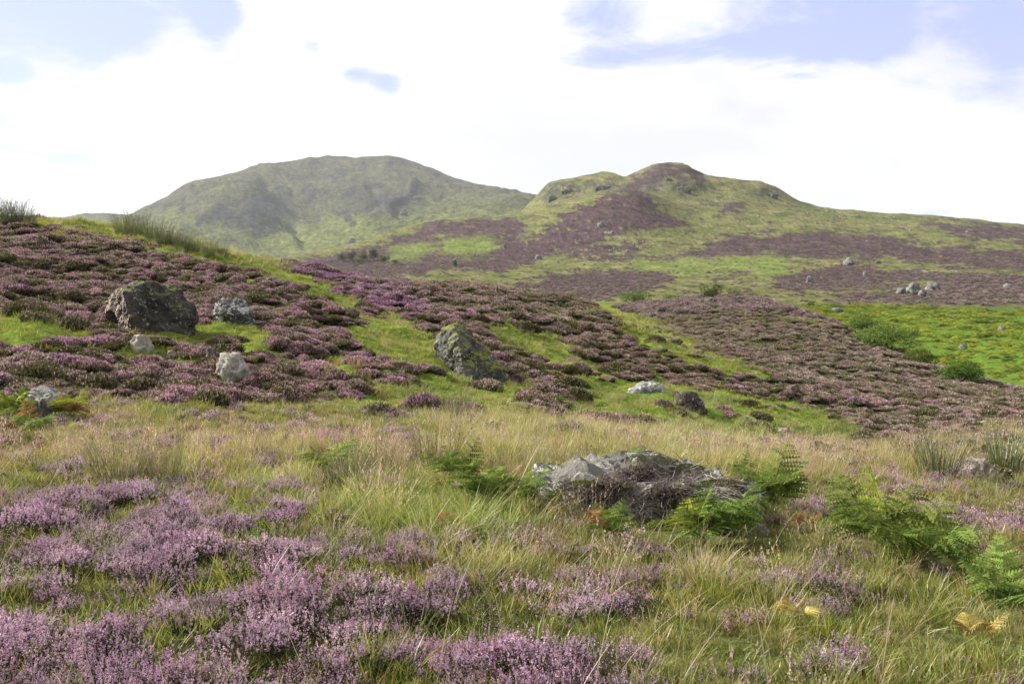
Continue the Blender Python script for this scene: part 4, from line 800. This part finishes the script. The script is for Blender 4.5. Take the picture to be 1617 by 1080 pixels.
# lilac sprigs and pale stalks that lean over the rock: dead heather mat
tw = PB()
rb = [o_ for o_ in bpy.data.objects if o_.name.startswith('foreground_rock')][0]
from mathutils.bvhtree import BVHTree
bm = bmesh.new(); bm.from_mesh(rb.data); bvh = BVHTree.FromBMesh(bm); bm.free(); rl = rb.location
for i in range(1500):
    uu = U(870, 1195); tv = np.interp(uu, [870, 985, 1075, 1195], [765, 745, 730, 768]); vv = U(tv, tv + 62 + 20 * math.sin(uu / 30))
    if uu < 970 and U(0, 1) < .75: continue
    o0 = Vector((0, 0, ZC)) - rl; d_ = Vector(pix_dir(uu, vv)).normalized(); h_ = bvh.ray_cast(o0, d_)
    if h_[0] is None: continue
    q = h_[0] + rl + h_[1] * U(.001, .012); dirn = Vector((U(-1, 1), U(-.6, .1), U(-.9, .35))); dirn = (dirn - h_[1] * dirn.dot(h_[1]) * .9).normalized(); col = jit(((.30, .27, .24) if U(0, 1) < .5 else (.12, .09, .07)), .4); w_ = U(.0018, .004)
    for sgm in range(4):
        q2 = q + dirn * U(.02, .05); sd = dirn.cross(h_[1]).normalized() * w_; up_ = h_[1] * w_
        tw.quad(q - sd, q + up_, q2 + up_, q2 - sd, col); tw.quad(q + up_, q + sd, q2 + sd, q2 + up_, col)
        if U(0, 1) < .5: b2 = q + rv(.04); tw.quad(q - sd * .6, q + sd * .6, b2 + sd * .4, b2 - sd * .4, col)
        q = q2; dirn = (dirn + rv(.35)).normalized(); dirn = (dirn - h_[1] * dirn.dot(h_[1]) * .8).normalized(); w_ *= .85
me = tw.mesh('dead_heather_mat'); me.materials.append(M_wood); tag(link('dead_heather_mat', me), 'tangled grey dead heather twigs draped over the foreground rock', 'dead heather', kind='stuff')
hx, hy, hz_, hs_ = [], [], [], []
for i in range(150):
    uu = U(900, 1195); vv = np.interp(uu, [900, 1000, 1075, 1195], [790, 738, 742, 778]) + U(0, 26) + (U(0, 40) if uu > 1040 else 0)
    h_ = bvh.ray_cast(Vector((0, 0, ZC)) - rl, Vector(pix_dir(uu, vv)).normalized())
    if h_[0] is None or mnoise.noise(h_[0] * 2.6 + Vector((3, 1, 2))) < -.02: continue
    q = h_[0] + rl; hx.append(q.x); hy.append(q.y); hz_.append(q.z - .02); hs_.append(U(.25, .55))
scatter('rock_heather', 'sprig', np.array(hx), np.array(hy), np.array(hz_), np.array(hs_), np.zeros((len(hx), 3)) - .1, .35, 'stunted brown heather growing over the foreground rock', 'heather', idx=RNG.choice([5, 6, 7, 7, 5], len(hx)))
# cushions of moss on the rock
for (u, v, w, lb) in [(1026, 730, .12, 'largest olive moss cushion on top of the foreground rock'), (1085, 740, .07, 'smaller moss cushion right of the largest on the foreground rock'), (1140, 765, .08, 'dark moss cushion near the right end of the foreground rock'), (925, 765, .06, 'brown moss patch low on the left of the foreground rock')]:
    d_ = Vector(pix_dir(u, v)).normalized(); h_ = bvh.ray_cast(Vector((0, 0, ZC)) - rl, d_)
    if h_[0] is not None:
        b = PB()
        for i in range(900):
            nx = rv(1); nx.z = abs(nx.z); q = Vector((nx.x * w * 1.7, nx.y * w, nx.z * w * .35)); e = (nx + Vector((0, 0, .6))).normalized() * U(.008, .02); s_ = rv(.004)
            b.tri(q - s_, q + s_, q + e, jit((.08, .085, .018), .4))
        me = b.mesh('moss_cushion'); me.materials.append(M_grass); o = link('moss_cushion', me); o.location = h_[0] + rl; tag(o, lb, 'moss')

def shrub(name, u, v, w, h_px, label, cat, c0, c1, n=1500, D=None, group=None, trunk=True, conifer=False):
    D = D or hit(u, v); p = at(u, v, D); z = ground(p.x, p.y); W = w / F * D / 2; H = h_px / F * D
    root = bpy.data.objects.new(name, None); COL.objects.link(root); root.location = (p.x, p.y, z); tag(root, label, cat, group)
    b = PB(); lobes = [(U(-.6, .6) * W, U(-.5, .5) * W, H * (U(.15, .72) if cat == 'shrub' else U(.3, .75)), U(.3, .5) * W, U(.2, .36) * H) for _ in range(11)]
    ls = max(W, H) * (.055 if n < 2000 else .04)
    for i in range(n):
        if conifer:
            t = U(0, 1) ** .8; a = U(0, 6.283); r = W * (1 - t) * U(.3, 1.05) * (1 + .25 * math.sin(t * 40)); q = Vector((math.cos(a) * r, math.sin(a) * r, H * (.1 + .9 * t)))
        else:
            l = lobes[rnd.randrange(11)]; nx = rv(U(.6, 1.08)); q = Vector((l[0] + nx.x * l[3], l[1] + nx.y * l[3], l[2] + nx.z * l[4]))
        if q.z < .02: continue
        cc_ = jit(c0 if U(0, 1) < .45 else c1, .35); b.tri(q, q + rv(ls), q + rv(ls), cc_)
        b.tri(q, q + rv(ls), q + rv(ls), cc_)
    me = b.mesh('crown'); me.materials.append(M_crown); link('crown', me, None, root)
    t_ = PB(); k = 7; bk = (.09, .075, .055)
    def limb(a_, b_, r0, r1):
        ax = (b_ - a_).normalized(); s1 = ax.orthogonal().normalized(); s2 = ax.cross(s1)
        for j in range(k):
            e0 = s1 * math.cos(6.283 * j / k) + s2 * math.sin(6.283 * j / k); e1 = s1 * math.cos(6.283 * (j + 1) / k) + s2 * math.sin(6.283 * (j + 1) / k)
            t_.quad(a_ + e0 * r0, a_ + e1 * r0, b_ + e1 * r1, b_ + e0 * r1, bk)
    limb(Vector((0, 0, -.2)), Vector((0, 0, H * .5)), H * .035, H * .02)
    for j in range(5): limb(Vector((0, 0, H * U(.1, .45))), Vector((U(-.5, .5) * W, U(-.5, .5) * W, H * U(.5, .8))), H * .018, H * .006)
    me = t_.mesh('trunk'); me.materials.append(M_wood); link('trunk', me, None, root)
    return root
LG0, LG1, DG0, DG1 = (.06, .095, .02), (.14, .19, .045), (.03, .045, .015), (.07, .095, .03)
shrub('shrub', 1002, 480, 54, 28, 'rounded pale green shrub behind the left end of the knoll', 'shrub', LG0, LG1)
shrub('shrub', 1118, 473, 50, 26, 'dull green shrub on the crest line behind the knoll', 'shrub', DG1, LG0)
shrub('shrub', 1160, 470, 26, 15, 'small round shrub right of the dull green shrub', 'shrub', DG1, LG1, 900)
shrub('shrub', 1188, 472, 24, 12, 'smallest low shrub at the right of the row behind the knoll', 'shrub', DG1, LG1, 900)
shrub('shrub', 1065, 476, 46, 16, 'low yellow green shrub between the two rounded shrubs', 'shrub', LG1, (.19, .22, .05), 900)
shrub('shrub', 1278, 485, 26, 12, 'small pale shrub above the upper left corner of the bracken', 'shrub', LG0, LG1, 800)
shrub('shrub', 1400, 548, 120, 34, 'broad dull green bush in the bracken hollow behind the knoll', 'shrub', (.085, .12, .03), (.15, .19, .045), 5000)
shrub('shrub', 1370, 520, 60, 20, 'grey green bush up the hollow behind the broad dull bush', 'shrub', LG0, LG1, 1600)
shrub('shrub', 1515, 600, 84, 32, 'deep green leafy bush low in the hollow behind the knoll', 'shrub', (.055, .10, .02), (.12, .19, .035), 4500)
shrub('shrub', 1455, 575, 60, 24, 'dull green bush between the two larger bushes in the hollow', 'shrub', LG0, LG1, 1600)
for (u, v, w, h_, lb, con) in [(590, 412, 20, 26, 'tallest dark tree in the small wood at the foot of the mountain', True), (575, 414, 22, 18, 'round dark tree just left of the tallest tree', False), (556, 412, 20, 22, 'dark tree near the left end of the small wood', True), (541, 414, 20, 16, 'low dark tree at the left end of the small wood', False),
    (606, 416, 22, 16, 'low dark tree at the right of the tallest tree', False), (625, 418, 18, 11, 'low scrubby tree at the right end of the small wood', False), (565, 418, 26, 13, 'spreading dark tree in front of the small wood', False), (718, 422, 9, 12, 'lone small tree on the moor right of the small wood', False)]:
    shrub('tree', u, v, w, h_ * (.75 if con else .9), lb, 'tree', DG0, DG1, 900, conifer=False)

# thin pale stalks and blades here and there
b = PB()
for i in range(260):
    D = 3.3 + 9 * U(0, 1) ** 1.5; a = R(U(-30, 30)); x_, y_ = D * math.sin(a), D * math.cos(a)
    if U(0, 1) < .25: x_ = abs(x_)
    b.blade(Vector((x_, y_, ground(x_, y_))), U(0, 6.283), U(.25, .5), U(.003, .006), U(.2, .9), U(.2, .8), jit((.24, .21, .10)), jit((.52, .45, .28)), 4)
me = b.mesh('dry_stalks'); me.materials.append(M_grass); tag(link('dry_stalks', me), 'scattered dry pale grass stalks leaning over the foreground', 'grass', kind='stuff')

# ------------------------------------------------------------------ haze
zlo, zhi = float(ZG.min()) - 1.5, float(ZG.max()) + 12
bm = bmesh.new(); bmesh.ops.create_cube(bm, size=1); me = bpy.data.meshes.new('haze'); bm.to_mesh(me); bm.free()
hz = link('haze', me); hz.scale = (10700, 10700, zhi - zlo); hz.location = (0, 0, (zhi + zlo) / 2); tag(hz, kind='stuff')
hm_ = bpy.data.materials.new('haze_air'); hm_.use_nodes = True; nt = hm_.node_tree; nt.nodes.clear()
pv = N(nt, 'ShaderNodeVolumePrincipled', inp={'Density': .00007, 'Anisotropy': .3}); pv.inputs['Color'].default_value = (.86, .92, 1, 1)
oo = N(nt, 'ShaderNodeOutputMaterial'); nt.links.new(pv.outputs[0], oo.inputs['Volume']); me.materials.append(hm_)
